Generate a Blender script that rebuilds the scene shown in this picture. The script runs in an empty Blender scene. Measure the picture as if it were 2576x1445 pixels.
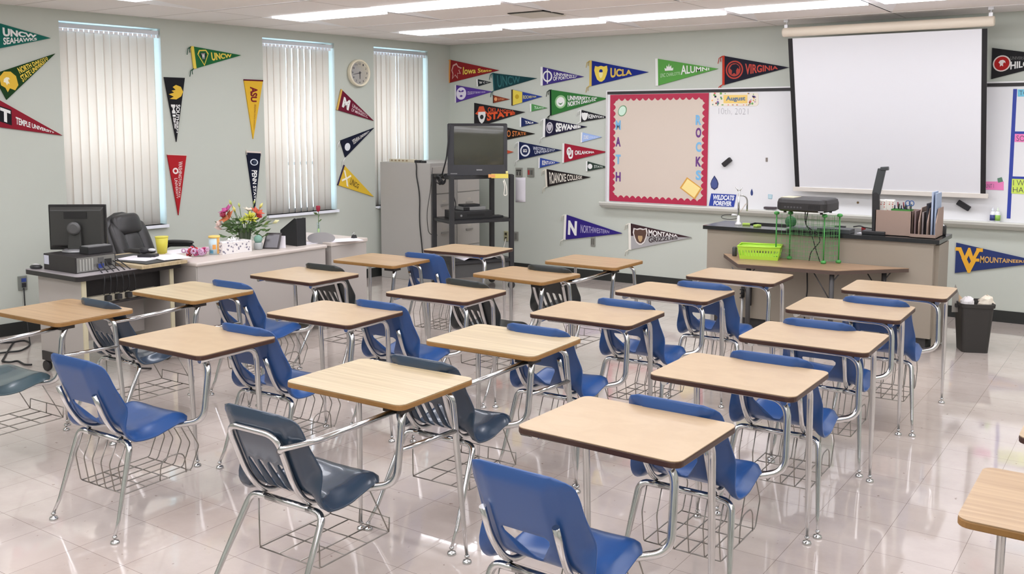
import bpy, bmesh, math, random
from math import sin, cos, pi, radians as R
from mathutils import Vector, Matrix
from mathutils.geometry import delaunay_2d_cdt
random.seed(7)
S = bpy.context.scene
COL = S.collection
# ---------------------------------------------------------------- camera model
F_PX = 2399.67; CX = 1288.0; CY = 550.6; PITCH = R(5.6416); YAW = R(34.5)
EYE = Vector((0.0, 0.0, 1.7554)); HC = 2.730
_c, _s = cos(PITCH), sin(PITCH); _cy, _sy = cos(YAW), sin(YAW)
def ray(px, py):
    a = (px-CX)/F_PX; b = -(py-CY)/F_PX
    x, y, z = a, _c+b*_s, -_s+b*_c
    return Vector((_cy*x-_sy*y, _sy*x+_cy*y, z))
def at_z(px, py, z):
    r = ray(px, py); return EYE + r*((z-EYE.z)/r.z)
def at_y(px, py, Y):
    r = ray(px, py); return EYE + r*(Y/r.y)
def at_x(px, py, X):
    r = ray(px, py); return EYE + r*(X/r.x)
YB = 9.381                                 # back wall plane
XL0 = -7.382; KL = 0.0963                   # left wall plane: X = XL0 - KL*(YB-Y)
def at_left(px, py, off=0.0):
    r = ray(px, py); k = XL0-KL*YB+off
    t = k/(r.x-KL*r.y); return EYE + r*t
def left_x(Y): return XL0-KL*(YB-Y)
LD = Vector((KL, 1, 0)).normalized()       # along the left wall, towards the corner
LN = Vector((1, -KL, 0)).normalized()      # out of the left wall, into the room
# ---------------------------------------------------------------- materials
def lin(c):
    return tuple((v/255/12.92 if v/255 <= 0.04045 else ((v/255+0.055)/1.055)**2.4) for v in c)+(1,)
_m = {}
def mat(name, rgb, rough=0.5, metal=0.0, emis=0, coat=0, spec=0.5, noise=0, nscale=8, bump=0, bscale=200, alpha=1, trans=0, sub=0):
    if name in _m: return _m[name]
    m = bpy.data.materials.new(name); m.use_nodes = True; _m[name] = m
    nt = m.node_tree; b = nt.nodes['Principled BSDF']
    b.inputs['Base Color'].default_value = lin(rgb)
    b.inputs['Roughness'].default_value = rough; b.inputs['Metallic'].default_value = metal
    b.inputs['Specular IOR Level'].default_value = spec; b.inputs['Coat Weight'].default_value = coat
    b.inputs['Alpha'].default_value = alpha; b.inputs['Transmission Weight'].default_value = trans
    if emis:
        b.inputs['Emission Color'].default_value = lin(rgb); b.inputs['Emission Strength'].default_value = emis
    if noise or bump:
        tc = nt.nodes.new('ShaderNodeTexCoord')
    if noise:
        n = nt.nodes.new('ShaderNodeTexNoise'); n.inputs['Scale'].default_value = nscale; n.inputs['Detail'].default_value = 5
        nt.links.new(tc.outputs['Object'], n.inputs['Vector'])
        mx = nt.nodes.new('ShaderNodeMixRGB'); c = lin(rgb)
        mx.inputs['Color1'].default_value = tuple(max(0, v*(1-noise)) for v in c[:3])+(1,)
        mx.inputs['Color2'].default_value = tuple(min(1, v*(1+noise)) for v in c[:3])+(1,)
        nt.links.new(n.outputs['Fac'], mx.inputs['Fac']); nt.links.new(mx.outputs['Color'], b.inputs['Base Color'])
    if bump:
        n2 = nt.nodes.new('ShaderNodeTexNoise'); n2.inputs['Scale'].default_value = bscale
        nt.links.new(tc.outputs['Object'], n2.inputs['Vector'])
        bp = nt.nodes.new('ShaderNodeBump'); bp.inputs['Strength'].default_value = bump; bp.inputs['Distance'].default_value = 0.002
        nt.links.new(n2.outputs['Fac'], bp.inputs['Height']); nt.links.new(bp.outputs['Normal'], b.inputs['Normal'])
    return m
def wood_mat(name, c1, c2, rough=0.35, sc=(3, 40, 3), coat=0.0):
    if name in _m: return _m[name]
    m = bpy.data.materials.new(name); m.use_nodes = True; _m[name] = m
    nt = m.node_tree; b = nt.nodes['Principled BSDF']; b.inputs['Roughness'].default_value = rough
    b.inputs['Coat Weight'].default_value = coat
    tc = nt.nodes.new('ShaderNodeTexCoord'); mp = nt.nodes.new('ShaderNodeMapping'); mp.inputs['Scale'].default_value = sc
    n = nt.nodes.new('ShaderNodeTexNoise'); n.inputs['Scale'].default_value = 1.6; n.inputs['Detail'].default_value = 6; n.inputs['Distortion'].default_value = 0.6
    oi = nt.nodes.new('ShaderNodeObjectInfo'); ad = nt.nodes.new('ShaderNodeVectorMath'); ad.operation = 'ADD'
    ml = nt.nodes.new('ShaderNodeVectorMath'); ml.operation = 'SCALE'; ml.inputs['Scale'].default_value = 1.0
    nt.links.new(oi.outputs['Location'], ml.inputs[0]); nt.links.new(tc.outputs['Object'], ad.inputs[0]); nt.links.new(ml.outputs[0], ad.inputs[1])
    nt.links.new(ad.outputs[0], mp.inputs['Vector']); nt.links.new(mp.outputs['Vector'], n.inputs['Vector'])
    cr = nt.nodes.new('ShaderNodeValToRGB'); cr.color_ramp.elements[0].position = 0.35; cr.color_ramp.elements[1].position = 0.65
    cr.color_ramp.elements[0].color = lin(c1); cr.color_ramp.elements[1].color = lin(c2)
    nt.links.new(n.outputs['Fac'], cr.inputs['Fac']); nt.links.new(cr.outputs['Color'], b.inputs['Base Color'])
    return m
# ---------------------------------------------------------------- object helpers
def link(o, parent=None):
    COL.objects.link(o)
    if parent is not None: o.parent = parent
    return o
def tag(o, label=None, cat=None, group=None, kind=None):
    if label: o['label'] = label
    if cat: o['category'] = cat
    if group: o['group'] = group
    if kind: o['kind'] = kind
    return o
def empty(name, loc=(0, 0, 0), rz=0.0, label=None, cat=None, group=None):
    o = bpy.data.objects.new(name, None); COL.objects.link(o); o.empty_display_size = 0.05
    o.location = loc; o.rotation_euler = (0, 0, rz)
    return tag(o, label, cat, group)
class MB:
    def __init__(s): s.v = []; s.f = []; s.sm = []
    def add(s, vs, fs, smooth=False):
        k = len(s.v); s.v += [tuple(v) for v in vs]; s.f += [tuple(i+k for i in f) for f in fs]; s.sm += [smooth]*len(fs)
        return s
    def box(s, x0, y0, z0, x1, y1, z1):
        v = [(x0, y0, z0), (x1, y0, z0), (x1, y1, z0), (x0, y1, z0), (x0, y0, z1), (x1, y0, z1), (x1, y1, z1), (x0, y1, z1)]
        return s.add(v, [(0, 3, 2, 1), (4, 5, 6, 7), (0, 1, 5, 4), (1, 2, 6, 5), (2, 3, 7, 6), (3, 0, 4, 7)])
    def cbox(s, c, sz, rot=None):
        h = [q/2 for q in sz]; vs = []
        for z in (-1, 1):
            for x, y in ((-1, -1), (1, -1), (1, 1), (-1, 1)):
                v = Vector((x*h[0], y*h[1], z*h[2]))
                if rot is not None: v = rot @ v
                vs.append(v+Vector(c))
        return s.add(vs, [(0, 3, 2, 1), (4, 5, 6, 7), (0, 1, 5, 4), (1, 2, 6, 5), (2, 3, 7, 6), (3, 0, 4, 7)])
    def hexa(s, p):   # eight corners, bottom ring then top ring
        return s.add(p, [(0, 3, 2, 1), (4, 5, 6, 7), (0, 1, 5, 4), (1, 2, 6, 5), (2, 3, 7, 6), (3, 0, 4, 7)])
    def prism(s, poly, d, close=True):   # poly: list of Vector, d: extrusion Vector
        n = len(poly); d = Vector(d); vs = [Vector(p) for p in poly]+[Vector(p)+d for p in poly]
        fs = [tuple(range(n))[::-1], tuple(range(n, 2*n))]+[(i, (i+1) % n, n+(i+1) % n, n+i) for i in range(n)]
        return s.add(vs, fs)
    def tube(s, pts, r, n=10, cap=True, closed=False):
        pts = [Vector(p) for p in pts]; m = len(pts)
        rad = r if isinstance(r, (list, tuple)) else [r]*m
        vs = []; prev = None; T0 = None
        for i in range(m):
            if closed: t = (pts[(i+1) % m]-pts[i-1])
            else: t = (pts[min(i+1, m-1)]-pts[max(i-1, 0)])
            if t.length < 1e-9: t = Vector((0, 0, 1))
            t.normalize()
            if prev is None:
                a = Vector((0, 0, 1)) if abs(t.z) < 0.9 else Vector((1, 0, 0))
                nrm = (a-t*a.dot(t)).normalized()
            else:
                nrm = prev-t*prev.dot(t)
                nrm = nrm.normalized() if nrm.length > 1e-6 else t.orthogonal().normalized()
            prev = nrm; bn = t.cross(nrm)
            for k in range(n):
                a = 2*pi*k/n; vs.append(pts[i]+(nrm*cos(a)+bn*sin(a))*rad[i])
        fs = []
        for i in range(m if closed else m-1):
            j = (i+1) % m
            for k in range(n):
                fs.append((i*n+k, i*n+(k+1) % n, j*n+(k+1) % n, j*n+k))
        s.add(vs, fs, True)
        if cap and not closed:
            k0 = len(s.v)-len(vs)
            s.f.append(tuple(k0+k for k in range(n))[::-1]); s.sm.append(False)
            s.f.append(tuple(k0+(m-1)*n+k for k in range(n))); s.sm.append(False)
        return s
    def lathe(s, prof, c=(0, 0, 0), n=24, M=None, smooth=True):  # prof: (r, z)
        vs = []; c = Vector(c)
        for r, z in prof:
            for k in range(n):
                v = Vector((r*cos(2*pi*k/n), r*sin(2*pi*k/n), z))
                if M is not None: v = M @ v
                vs.append(v+c)
        fs = []; m = len(prof)
        for i in range(m-1):
            for k in range(n): fs.append((i*n+k, i*n+(k+1) % n, (i+1)*n+(k+1) % n, (i+1)*n+k))
        s.add(vs, fs, smooth)
        k0 = len(s.v)-len(vs)
        if prof[0][0] > 1e-6: s.f.append(tuple(k0+k for k in range(n))[::-1]); s.sm.append(False)
        if prof[-1][0] > 1e-6: s.f.append(tuple(k0+(m-1)*n+k for k in range(n))); s.sm.append(False)
        return s
    def ball(s, c, r, n=12, sc=(1, 1, 1), M=None):
        pr = [(max(1e-4, r*sin(pi*i/8)), -r*cos(pi*i/8)) for i in range(9)]
        vs = []; c = Vector(c)
        for rr, z in pr:
            for k in range(n):
                v = Vector((rr*cos(2*pi*k/n)*sc[0], rr*sin(2*pi*k/n)*sc[1], z*sc[2]))
                if M is not None: v = M @ v
                vs.append(v+c)
        return s.add(vs, [(i*n+k, i*n+(k+1) % n, (i+1)*n+(k+1) % n, (i+1)*n+k) for i in range(8) for k in range(n)], True)
    def build(s, name, m, parent=None, bevel=0, loc=None, seg=2):
        me = bpy.data.meshes.new(name); me.from_pydata(s.v, [], s.f); me.update()
        bm = bmesh.new(); bm.from_mesh(me); bmesh.ops.recalc_face_normals(bm, faces=bm.faces); bm.to_mesh(me); bm.free()
        for i, p in enumerate(me.polygons): p.use_smooth = s.sm[i]
        me.materials.append(m)
        o = bpy.data.objects.new(name, me); link(o, parent)
        if loc is not None: o.location = loc
        if bevel:
            b = o.modifiers.new('b', 'BEVEL'); b.width = bevel; b.segments = seg; b.limit_method = 'ANGLE'; b.angle_limit = R(40)
        return o
def fillet(pts, r, n=5):
    pts = [Vector(p) for p in pts]; out = [pts[0]]
    for i in range(1, len(pts)-1):
        rr = r[i-1] if isinstance(r, (list, tuple)) else r
        a, b, c = pts[i-1], pts[i], pts[i+1]; u = a-b; w = c-b
        d = min(rr, u.length*0.48, w.length*0.48); p = b+u.normalized()*d; q = b+w.normalized()*d
        for k in range(n+1):
            t = k/n; out.append(p*(1-t)**2+b*2*t*(1-t)+q*t*t)
    out.append(pts[-1]); return out
def copy_tree(o, parent=None):
    c = o.copy(); COL.objects.link(c); c.parent = parent
    for ch in o.children: copy_tree(ch, c)
    return c
def rrect(x0, y0, x1, y1, r, n=5):
    out = []
    for cx, cy, a0 in ((x1-r, y0+r, -90), (x1-r, y1-r, 0), (x0+r, y1-r, 90), (x0+r, y0+r, 180)):
        for k in range(n+1):
            a = R(a0+90*k/n); out.append((cx+r*cos(a), cy+r*sin(a)))
    return out
def inpoly(p, poly):
    x, y = p; c = False; j = len(poly)-1
    for i in range(len(poly)):
        xi, yi = poly[i]; xj, yj = poly[j]
        if (yi > y) != (yj > y) and x < (xj-xi)*(y-yi)/(yj-yi)+xi: c = not c
        j = i
    return c
def cdt_mesh(outline, holes, step):
    vs = []; es = []
    for poly in [outline]+holes:
        k = len(vs); n = len(poly); vs += [Vector(p) for p in poly]; es += [(k+i, k+(i+1) % n) for i in range(n)]
    x0 = min(p[0] for p in outline); x1 = max(p[0] for p in outline); y0 = min(p[1] for p in outline); y1 = max(p[1] for p in outline)
    bnd = [Vector(v) for v in vs]
    y = y0+step/2
    while y < y1:
        x = x0+step/2
        while x < x1:
            p = (x, y)
            if inpoly(p, outline) and not any(inpoly(p, h) for h in holes) and min((Vector(p)-b).length for b in bnd) > step*0.45:
                vs.append(Vector(p))
            x += step
        y += step
    rv, re, rf, _, _, _ = delaunay_2d_cdt(vs, es, [], 0, 1e-6)
    fs = []
    for f in rf:
        cx = sum(rv[i][0] for i in f)/len(f); cy = sum(rv[i][1] for i in f)/len(f)
        if inpoly((cx, cy), outline) and not any(inpoly((cx, cy), h) for h in holes): fs.append(tuple(f))
    return [tuple(v) for v in rv], fs
# ================================================================ ROOM SHELL
XR = 2.2; YF = -2.2
WALL = mat('wall_paint', (193, 198, 188), 0.55, noise=0.015, nscale=3, bump=0.05, bscale=120)
def ceiling_mat():
    m = bpy.data.materials.new('ceiling_tiles'); m.use_nodes = True; nt = m.node_tree; b = nt.nodes['Principled BSDF']
    b.inputs['Roughness'].default_value = 0.85
    tc = nt.nodes.new('ShaderNodeTexCoord'); mp = nt.nodes.new('ShaderNodeMapping')
    mp.inputs['Location'].default_value = (6.885, -5.995, 0)
    br = nt.nodes.new('ShaderNodeTexBrick'); br.offset = 0; br.squash = 1
    br.inputs['Scale'].default_value = 1; br.inputs['Brick Width'].default_value = 1.206; br.inputs['Row Height'].default_value = 1.739/3
    br.inputs['Mortar Size'].default_value = 0.008; br.inputs['Mortar Smooth'].default_value = 0.1
    br.inputs['Color1'].default_value = lin((246, 240, 236)); br.inputs['Color2'].default_value = lin((241, 235, 231)); br.inputs['Mortar'].default_value = lin((206, 198, 192))
    nt.links.new(tc.outputs['Object'], mp.inputs['Vector']); nt.links.new(mp.outputs['Vector'], br.inputs['Vector'])
    nt.links.new(br.outputs['Color'], b.inputs['Base Color'])
    n = nt.nodes.new('ShaderNodeTexNoise'); n.inputs['Scale'].default_value = 90; nt.links.new(tc.outputs['Object'], n.inputs['Vector'])
    bp = nt.nodes.new('ShaderNodeBump'); bp.inputs['Strength'].default_value = 0.15; nt.links.new(n.outputs['Fac'], bp.inputs['Height']); nt.links.new(bp.outputs['Normal'], b.inputs['Normal'])
    return m
def floor_mat():
    m = bpy.data.materials.new('vinyl_tile'); m.use_nodes = True; nt = m.node_tree; b = nt.nodes['Principled BSDF']
    tc = nt.nodes.new('ShaderNodeTexCoord')
    br = nt.nodes.new('ShaderNodeTexBrick'); br.offset = 0; br.inputs['Scale'].default_value = 1
    br.inputs['Brick Width'].default_value = 0.3048; br.inputs['Row Height'].default_value = 0.3048; br.inputs['Mortar Size'].default_value = 0.0012
    br.inputs['Mortar Smooth'].default_value = 0.3
    br.inputs['Color1'].default_value = lin((211, 199, 191)); br.inputs['Color2'].default_value = lin((206, 194, 186)); br.inputs['Mortar'].default_value = lin((150, 137, 129))
    nt.links.new(tc.outputs['Object'], br.inputs['Vector'])
    n = nt.nodes.new('ShaderNodeTexNoise'); n.inputs['Scale'].default_value = 2.2; n.inputs['Detail'].default_value = 8; n.inputs['Roughness'].default_value = 0.65
    nt.links.new(tc.outputs['Object'], n.inputs['Vector'])
    cr = nt.nodes.new('ShaderNodeValToRGB'); cr.color_ramp.elements[0].position = 0.32; cr.color_ramp.elements[0].color = (0.86, 0.84, 0.83, 1); cr.color_ramp.elements[1].position = 0.6; cr.color_ramp.elements[1].color = (1, 1, 1, 1)
    nt.links.new(n.outputs['Fac'], cr.inputs['Fac'])
    mx = nt.nodes.new('ShaderNodeMixRGB'); mx.blend_type = 'MULTIPLY'; mx.inputs['Fac'].default_value = 1
    nt.links.new(br.outputs['Color'], mx.inputs['Color1']); nt.links.new(cr.outputs['Color'], mx.inputs['Color2'])
    # scuffs
    n2 = nt.nodes.new('ShaderNodeTexNoise'); n2.inputs['Scale'].default_value = 28; n2.inputs['Detail'].default_value = 3
    nt.links.new(tc.outputs['Object'], n2.inputs['Vector'])
    c2 = nt.nodes.new('ShaderNodeValToRGB'); c2.color_ramp.elements[0].position = 0.70; c2.color_ramp.elements[0].color = (1, 1, 1, 1); c2.color_ramp.elements[1].position = 0.74; c2.color_ramp.elements[1].color = (0.55, 0.5, 0.47, 1)
    nt.links.new(n2.outputs['Fac'], c2.inputs['Fac'])
    m2 = nt.nodes.new('ShaderNodeMixRGB'); m2.blend_type = 'MULTIPLY'; m2.inputs['Fac'].default_value = 1
    nt.links.new(mx.outputs['Color'], m2.inputs['Color1']); nt.links.new(c2.outputs['Color'], m2.inputs['Color2'])
    nt.links.new(m2.outputs['Color'], b.inputs['Base Color'])
    b.inputs['Roughness'].default_value = 0.14; b.inputs['Specular IOR Level'].default_value = 0.75; b.inputs['Coat Weight'].default_value = 0.6; b.inputs['Coat Roughness'].default_value = 0.03
    n3 = nt.nodes.new('ShaderNodeTexNoise'); n3.inputs['Scale'].default_value = 5; n3.inputs['Detail'].default_value = 2
    nt.links.new(tc.outputs['Object'], n3.inputs['Vector'])
    mr = nt.nodes.new('ShaderNodeMapRange'); mr.inputs['To Min'].default_value = 0.04; mr.inputs['To Max'].default_value = 0.10
    nt.links.new(n3.outputs['Fac'], mr.inputs['Value']); nt.links.new(mr.outputs['Result'], b.inputs['Roughness'])
    bp = nt.nodes.new('ShaderNodeBump'); bp.inputs['Strength'].default_value = 0.06; bp.inputs['Distance'].default_value = 0.02
    nt.links.new(n3.outputs['Fac'], bp.inputs['Height']); nt.links.new(bp.outputs['Normal'], b.inputs['Normal'])
    return m
xlf = left_x(YF)-0.4
tag(MB().box(xlf, YF-0.1, -0.1, XR+0.1, YB+0.2, 0).build('floor', floor_mat()), kind='structure')
# back, right and front walls
tag(MB().box(XL0-0.3, YB, 0, XR+0.1, YB+0.15, HC+0.3).build('wall_back', WALL), kind='structure')
tag(MB().box(XR, YF, 0, XR+0.1, YB, HC+0.3).build('wall_right', WALL), kind='structure')
tag(MB().box(left_x(YF)-0.1, YF-0.1, 0, XR+0.1, YF, HC+0.3).build('wall_front', WALL), kind='structure')
# left wall with three window openings (Y ranges on the wall plane)
WIN = [(4.602, 5.534), (6.649, 7.574), (8.140, 9.004)]
WZ0, WZ1 = 0.818, 2.638
WD = 0.17
def lp(Y, z, d=0.0):       # point on the left wall, d metres outwards from the room (negative = into the room)
    p = Vector((left_x(Y), Y, z)); return p-LN*d
mb = MB(); TH = 0.3
def lblock(mb, y0, y1, z0, z1, d0, d1):
    mb.hexa([lp(y0, z0, d0), lp(y1, z0, d0), lp(y1, z0, d1), lp(y0, z0, d1), lp(y0, z1, d0), lp(y1, z1, d0), lp(y1, z1, d1), lp(y0, z1, d1)])
ys = [YF]+[y for w in WIN for y in w]+[YB]
for i in range(0, len(ys), 2): lblock(mb, ys[i], ys[i+1], 0, HC+0.3, 0, TH)
for a, b in WIN:
    lblock(mb, a, b, 0, WZ0, 0, TH); lblock(mb, a, b, WZ1, HC+0.3, 0, TH)
tag(mb.build('wall_left', WALL), kind='structure')
# baseboards
BASE = mat('black_rubber_base', (38, 40, 38), 0.45)
mb = MB(); lblock(mb, YF, YB, 0, 0.105, 0, -0.008); tag(mb.build('baseboard_left', BASE), kind='structure')
tag(MB().box(XL0, YB-0.008, 0, XR, YB, 0.105).build('baseboard_back', BASE), kind='structure')
# ceiling with rectangular holes for the light modules
PX, PY = 1.206, 1.739; MX0, MY0 = -6.885, 7.734; MW, MH = 1.206, 1.118
rows = [MY0-PY*k for k in range(6)]; ncol = 7
xs = sorted({left_x(YF)-0.2, XR+0.1} | {MX0+PX*k for k in range(ncol+1)})
yy = sorted({YF-0.1, YB+0.15} | {r for r in rows} | {r+MH for r in rows})
mb = MB()
for i in range(len(xs)-1):
    for j in range(len(yy)-1):
        xm = (xs[i]+xs[i+1])/2; ym = (yy[j]+yy[j+1])/2
        hole = (MX0 < xm < MX0+PX*ncol) and any(r < ym < r+MH for r in rows)
        if hole: continue
        mb.box(xs[i], yy[j], HC, xs[i+1], yy[j+1], HC+0.02)
tag(mb.build('ceiling', ceiling_mat()), kind='structure')
tag(MB().box(xs[0], YF-0.1, HC+0.2, XR+0.1, YB+0.15, HC+0.3).build('ceiling', mat('plenum_dark', (120, 118, 115), 0.9)), kind='structure')
# light modules
LWHITE = mat('light_white_enamel', (250, 247, 248), 0.4)
LPANEL = mat('light_panel', (244, 236, 231), 0.6)
LENS = mat('light_lens', (247, 248, 255), 0.5, emis=1.0)
LENS.node_tree.nodes['Principled BSDF'].inputs['Emission Strength'].default_value = 9.0
def light_module():
    e = empty('ceiling_light')
    h = 0.010; a = 0.12; lw = 0.36
    p = lambda x, y, z: Vector((x, y, z))
    mb = MB()   # end panel, hipped
    mb.add([p(0, 0, 0), p(a, 0, h), p(a, lw, h), p(a+.10, lw+.02, h), p(0, MH, 0)], [(0, 1, 2, 3, 4)])
    mb.build('end_panel', LWHITE, e)
    mb = MB(); mb.add([p(a+.10, lw+.02, h), p(MW, lw+.02, h), p(MW, MH, 0), p(0, MH, 0)], [(0, 1, 2, 3)])
    mb.add([p(a, lw, h), p(a+.10, lw+.02, h), p(MW, lw+.02, h), p(MW, lw, h)], [(0, 3, 2, 1)])
    mb.build('reflector_panel', LPANEL, e)
    MB().box(a, 0.008, -0.014, MW-0.008, lw, h+0.004).build('lens', LENS, e)
    mb = MB()
    mb.box(-0.006, 0, -0.001, 0.006, MH, 0.02); mb.box(0, -0.006, -0.001, MW, 0.006, 0.05); mb.box(0, MH-0.006, -0.004, MW, MH+0.006, 0.02)
    mb.box(MW-0.006, 0, -0.001, MW+0.006, MH, 0.05)
    mb.build('frame', LWHITE, e)
    MB().box(a-.035, 0.10, -0.004, a-.012, 0.20, h+0.02).build('socket', LWHITE, e)
    MB().box(0.01, 0.01, 0.06, MW-.01, MH-.01, 0.08).build('housing', LPANEL, e)
    return e
LM = light_module(); first = True
rown = ['row nearest whiteboard wall', 'second row from whiteboard', 'third row from whiteboard', 'row over nearest desks', 'row behind the camera', 'rearmost row']
cn = ['first', 'second', 'third', 'fourth', 'fifth', 'sixth', 'seventh']
for ri, ry in enumerate(rows):
    for k in range(ncol):
        o = LM if first else copy_tree(LM); first = False
        o.location = (MX0+PX*k, ry, HC)
        tag(o, 'white ceiling light, %s from the windows, %s' % (cn[k], rown[ri]), 'ceiling light', 'recessed ceiling lights')
# return grille with a dark gap
mb = MB(); g = at_z(1368, 27, HC)
gr = empty('ceiling_vent', (g.x, g.y, HC), 0, 'square ceiling vent with dark gap along its edges between the two light rows', 'vent')
MB().box(-.36, 0.0, -0.012, 0, .36, 0.0).build('panel', mat('vent_panel', (215, 208, 196), 0.6), gr)
mb = MB(); mb.box(-.36, -0.03, -0.006, 0.02, 0.0, 0.0); mb.box(0, -0.03, -0.006, 0.02, .30, 0.0); mb.build('gap', mat('vent_gap', (60, 58, 52), 0.9), gr)
# ---------------------------------------------------------------- windows
VIN = mat('blind_vinyl', (244, 234, 222), 0.55)
def translucent(m, w):
    nt = m.node_tree; b = nt.nodes['Principled BSDF']; out = nt.nodes['Material Output']
    t = nt.nodes.new('ShaderNodeBsdfTranslucent'); t.inputs['Color'].default_value = (0.95, 0.88, 0.81, 1)
    mx = nt.nodes.new('ShaderNodeMixShader'); mx.inputs['Fac'].default_value = w
    nt.links.new(b.outputs[0], mx.inputs[1]); nt.links.new(t.outputs[0], mx.inputs[2]); nt.links.new(mx.outputs[0], out.inputs['Surface'])
translucent(VIN, 0.36)
ALU = mat('window_aluminium', (190, 195, 200), 0.35, 0.6); SILL = mat('sill_white', (235, 238, 245), 0.35)
GLASS = bpy.data.materials.new('window_glass'); GLASS.use_nodes = True
_nt = GLASS.node_tree; _nt.nodes.clear()
_o = _nt.nodes.new('ShaderNodeOutputMaterial'); _t = _nt.nodes.new('ShaderNodeBsdfTransparent'); _t.inputs['Color'].default_value = (0.9, 0.96, 1, 1)
_g = _nt.nodes.new('ShaderNodeBsdfGlossy'); _g.inputs['Roughness'].default_value = 0.02; _mx = _nt.nodes.new('ShaderNodeMixShader'); _mx.inputs['Fac'].default_value = 0.06
_nt.links.new(_t.outputs[0], _mx.inputs[1]); _nt.links.new(_g.outputs[0], _mx.inputs[2]); _nt.links.new(_mx.outputs[0], _o.inputs['Surface'])
RAIL = mat('headrail', (205, 208, 212), 0.4, 0.2)
BEAD = mat('clips_white', (245, 245, 248), 0.4)
wnames = ['window behind the office chair', 'window above the flower bouquet', 'window in the corner behind the grey cabinet']
open_ang = [[6, 10, 4, 12, 7, -19, 5, 10, 6, 12, 8], [6, -4, -5, -8, -17, -15, -16, -14, -16, 6, 8], [6, 8, 4, -16, 5, -28, 7, -18, 6, 9, 7]]
for wi, (a, b) in enumerate(WIN):
    mb = MB()
    f = 0.035
    lblock(mb, a, b, WZ0, WZ0+f, WD, WD+.05); lblock(mb, a, b, WZ1-f, WZ1, WD, WD+.05)
    lblock(mb, a, a+f, WZ0, WZ1, WD, WD+.05); lblock(mb, b-f, b, WZ0, WZ1, WD, WD+.05)
    lblock(mb, a, b, 1.32, 1.32+f, WD, WD+.05)
    wf = tag(mb.build('window_%d' % (wi+1), ALU), kind='structure')
    mb = MB(); lblock(mb, a, b, WZ0, WZ1, WD+.02, WD+.026); mb.build('pane', GLASS, wf)
    mb = MB(); lblock(mb, a-0.0, b+0.0, WZ0-0.02, WZ0, -0.035, WD); lblock(mb, a, b, WZ0-.025, WZ0+.004, -0.04, -.03)
    mb.build('window_sill', SILL, wf)
    bl = empty('vertical_blind', lp((a+b)/2, WZ0), 0, 'cream vertical blind hanging in the %s' % wnames[wi], 'blind', 'vertical blinds')
    inv = Vector(bl.location)
    mb = MB(); lblock(mb, a+.005, b-.005, WZ1-.055, WZ1-.02, 0.02, 0.06); o = mb.build('headrail', RAIL, bl); o.location = -inv
    mb = MB(); n = 11
    k = 0; y = a+0.01
    while y < b-0.02:
        lblock(mb, y, y+.035, WZ1-.085, WZ1-.057, 0.03, 0.04); y += .045
    o = mb.build('carrier_clips', BEAD, bl); o.location = -inv
    w = b-a-0.05; pitch = w/n
    for k in range(n):
        yc = a+0.005+pitch*(k+.5); ang = R(open_ang[wi][k]); c = lp(yc, 0, 0.055)
        d = LD*cos(ang)+LN*sin(ang); d.normalize(); nn = d.cross(Vector((0, 0, 1)))
        mb = MB(); vs = []; hw = 0.0455
        for z in (WZ0+.004, WZ1-.075):
            for q in range(7):
                t = -1+q/3.0
                p = c+d*(hw*t)+nn*(0.006*(1-t*t)); vs.append((p.x, p.y, z))
        mb.add(vs, [(q, q+1, q+8, q+7) for q in range(6)], True)
        o = mb.build('slat', VIN, bl); o.location = -inv
        sm = o.modifiers.new('s', 'SOLIDIFY'); sm.thickness = 0.0015
# hidden lifting tape marks on the right window reveals are left to the wall
# ---------------------------------------------------------------- camera, world, render look
cam = bpy.data.cameras.new('camera'); co = bpy.data.objects.new('camera', cam); COL.objects.link(co)
co.location = EYE; co.rotation_euler = (pi/2-PITCH, 0, YAW)
cam.sensor_width = 36; cam.lens = F_PX/2576*36; cam.shift_y = -(722.5-CY)/2576; cam.clip_start = 0.05; cam.clip_end = 200
S.camera = co
W = bpy.data.worlds.new('world'); S.world = W; W.use_nodes = True
bg = W.node_tree.nodes['Background']; bg.inputs['Color'].default_value = (0.72, 0.86, 1.0, 1); bg.inputs['Strength'].default_value = 6.0
S.view_settings.view_transform = 'Standard'; S.view_settings.look = 'None'; S.view_settings.gamma = 1; S.view_settings.use_curve_mapping = False
S.view_settings.exposure = 0.0
# ================================================================ STUDENT DESKS
CHROME = mat('chrome_tube', (205, 205, 205), 0.16, 1.0, noise=0.12, nscale=14)
WIRE = mat('basket_wire', (150, 146, 140), 0.3, 1.0)
DARKJ = mat('bracket_dark', (52, 46, 42), 0.5)
TAN = wood_mat('tan_laminate', (176, 151, 118), (183, 159, 126), 0.32, (6, 9, 4))
OAK = wood_mat('oak_laminate', (172, 153, 119), (193, 175, 141), 0.34, (1.2, 34, 4))
OAKD = wood_mat('oak_laminate_reflect_tone', (158, 128, 93), (178, 149, 112), 0.3, (1.4, 30, 4))  # darker, more orange oak: a difference in reflected light put into the colour
EDGE_D = mat('dark_edge_band', (66, 40, 30), 0.4)
EDGE_W = mat('oak_edge_band', (148, 108, 58), 0.45, noise=0.2, nscale=30)
BLUE = mat('blue_plastic', (42, 78, 134), 0.28, noise=0.05, nscale=6)
NAVY = mat('navy_plastic', (46, 62, 80), 0.24, coat=.3, noise=0.05, nscale=6)
BLK = mat('black_green_plastic', (46, 50, 50), 0.3)
TEAL = mat('dark_teal_plastic', (64, 84, 92), 0.24, coat=.3, noise=0.06, nscale=5)
DH = 0.735; CU = -0.01          # desktop height, chair centre offset
PROF = [(-.668, .772), (-.645, .70), (-.612, .61), (-.578, .53), (-.548, .47), (-.50, .432), (-.43, .422), (-.35, .432), (-.285, .444), (-.245, .446), (-.218, .436), (-.208, .42)]
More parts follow.
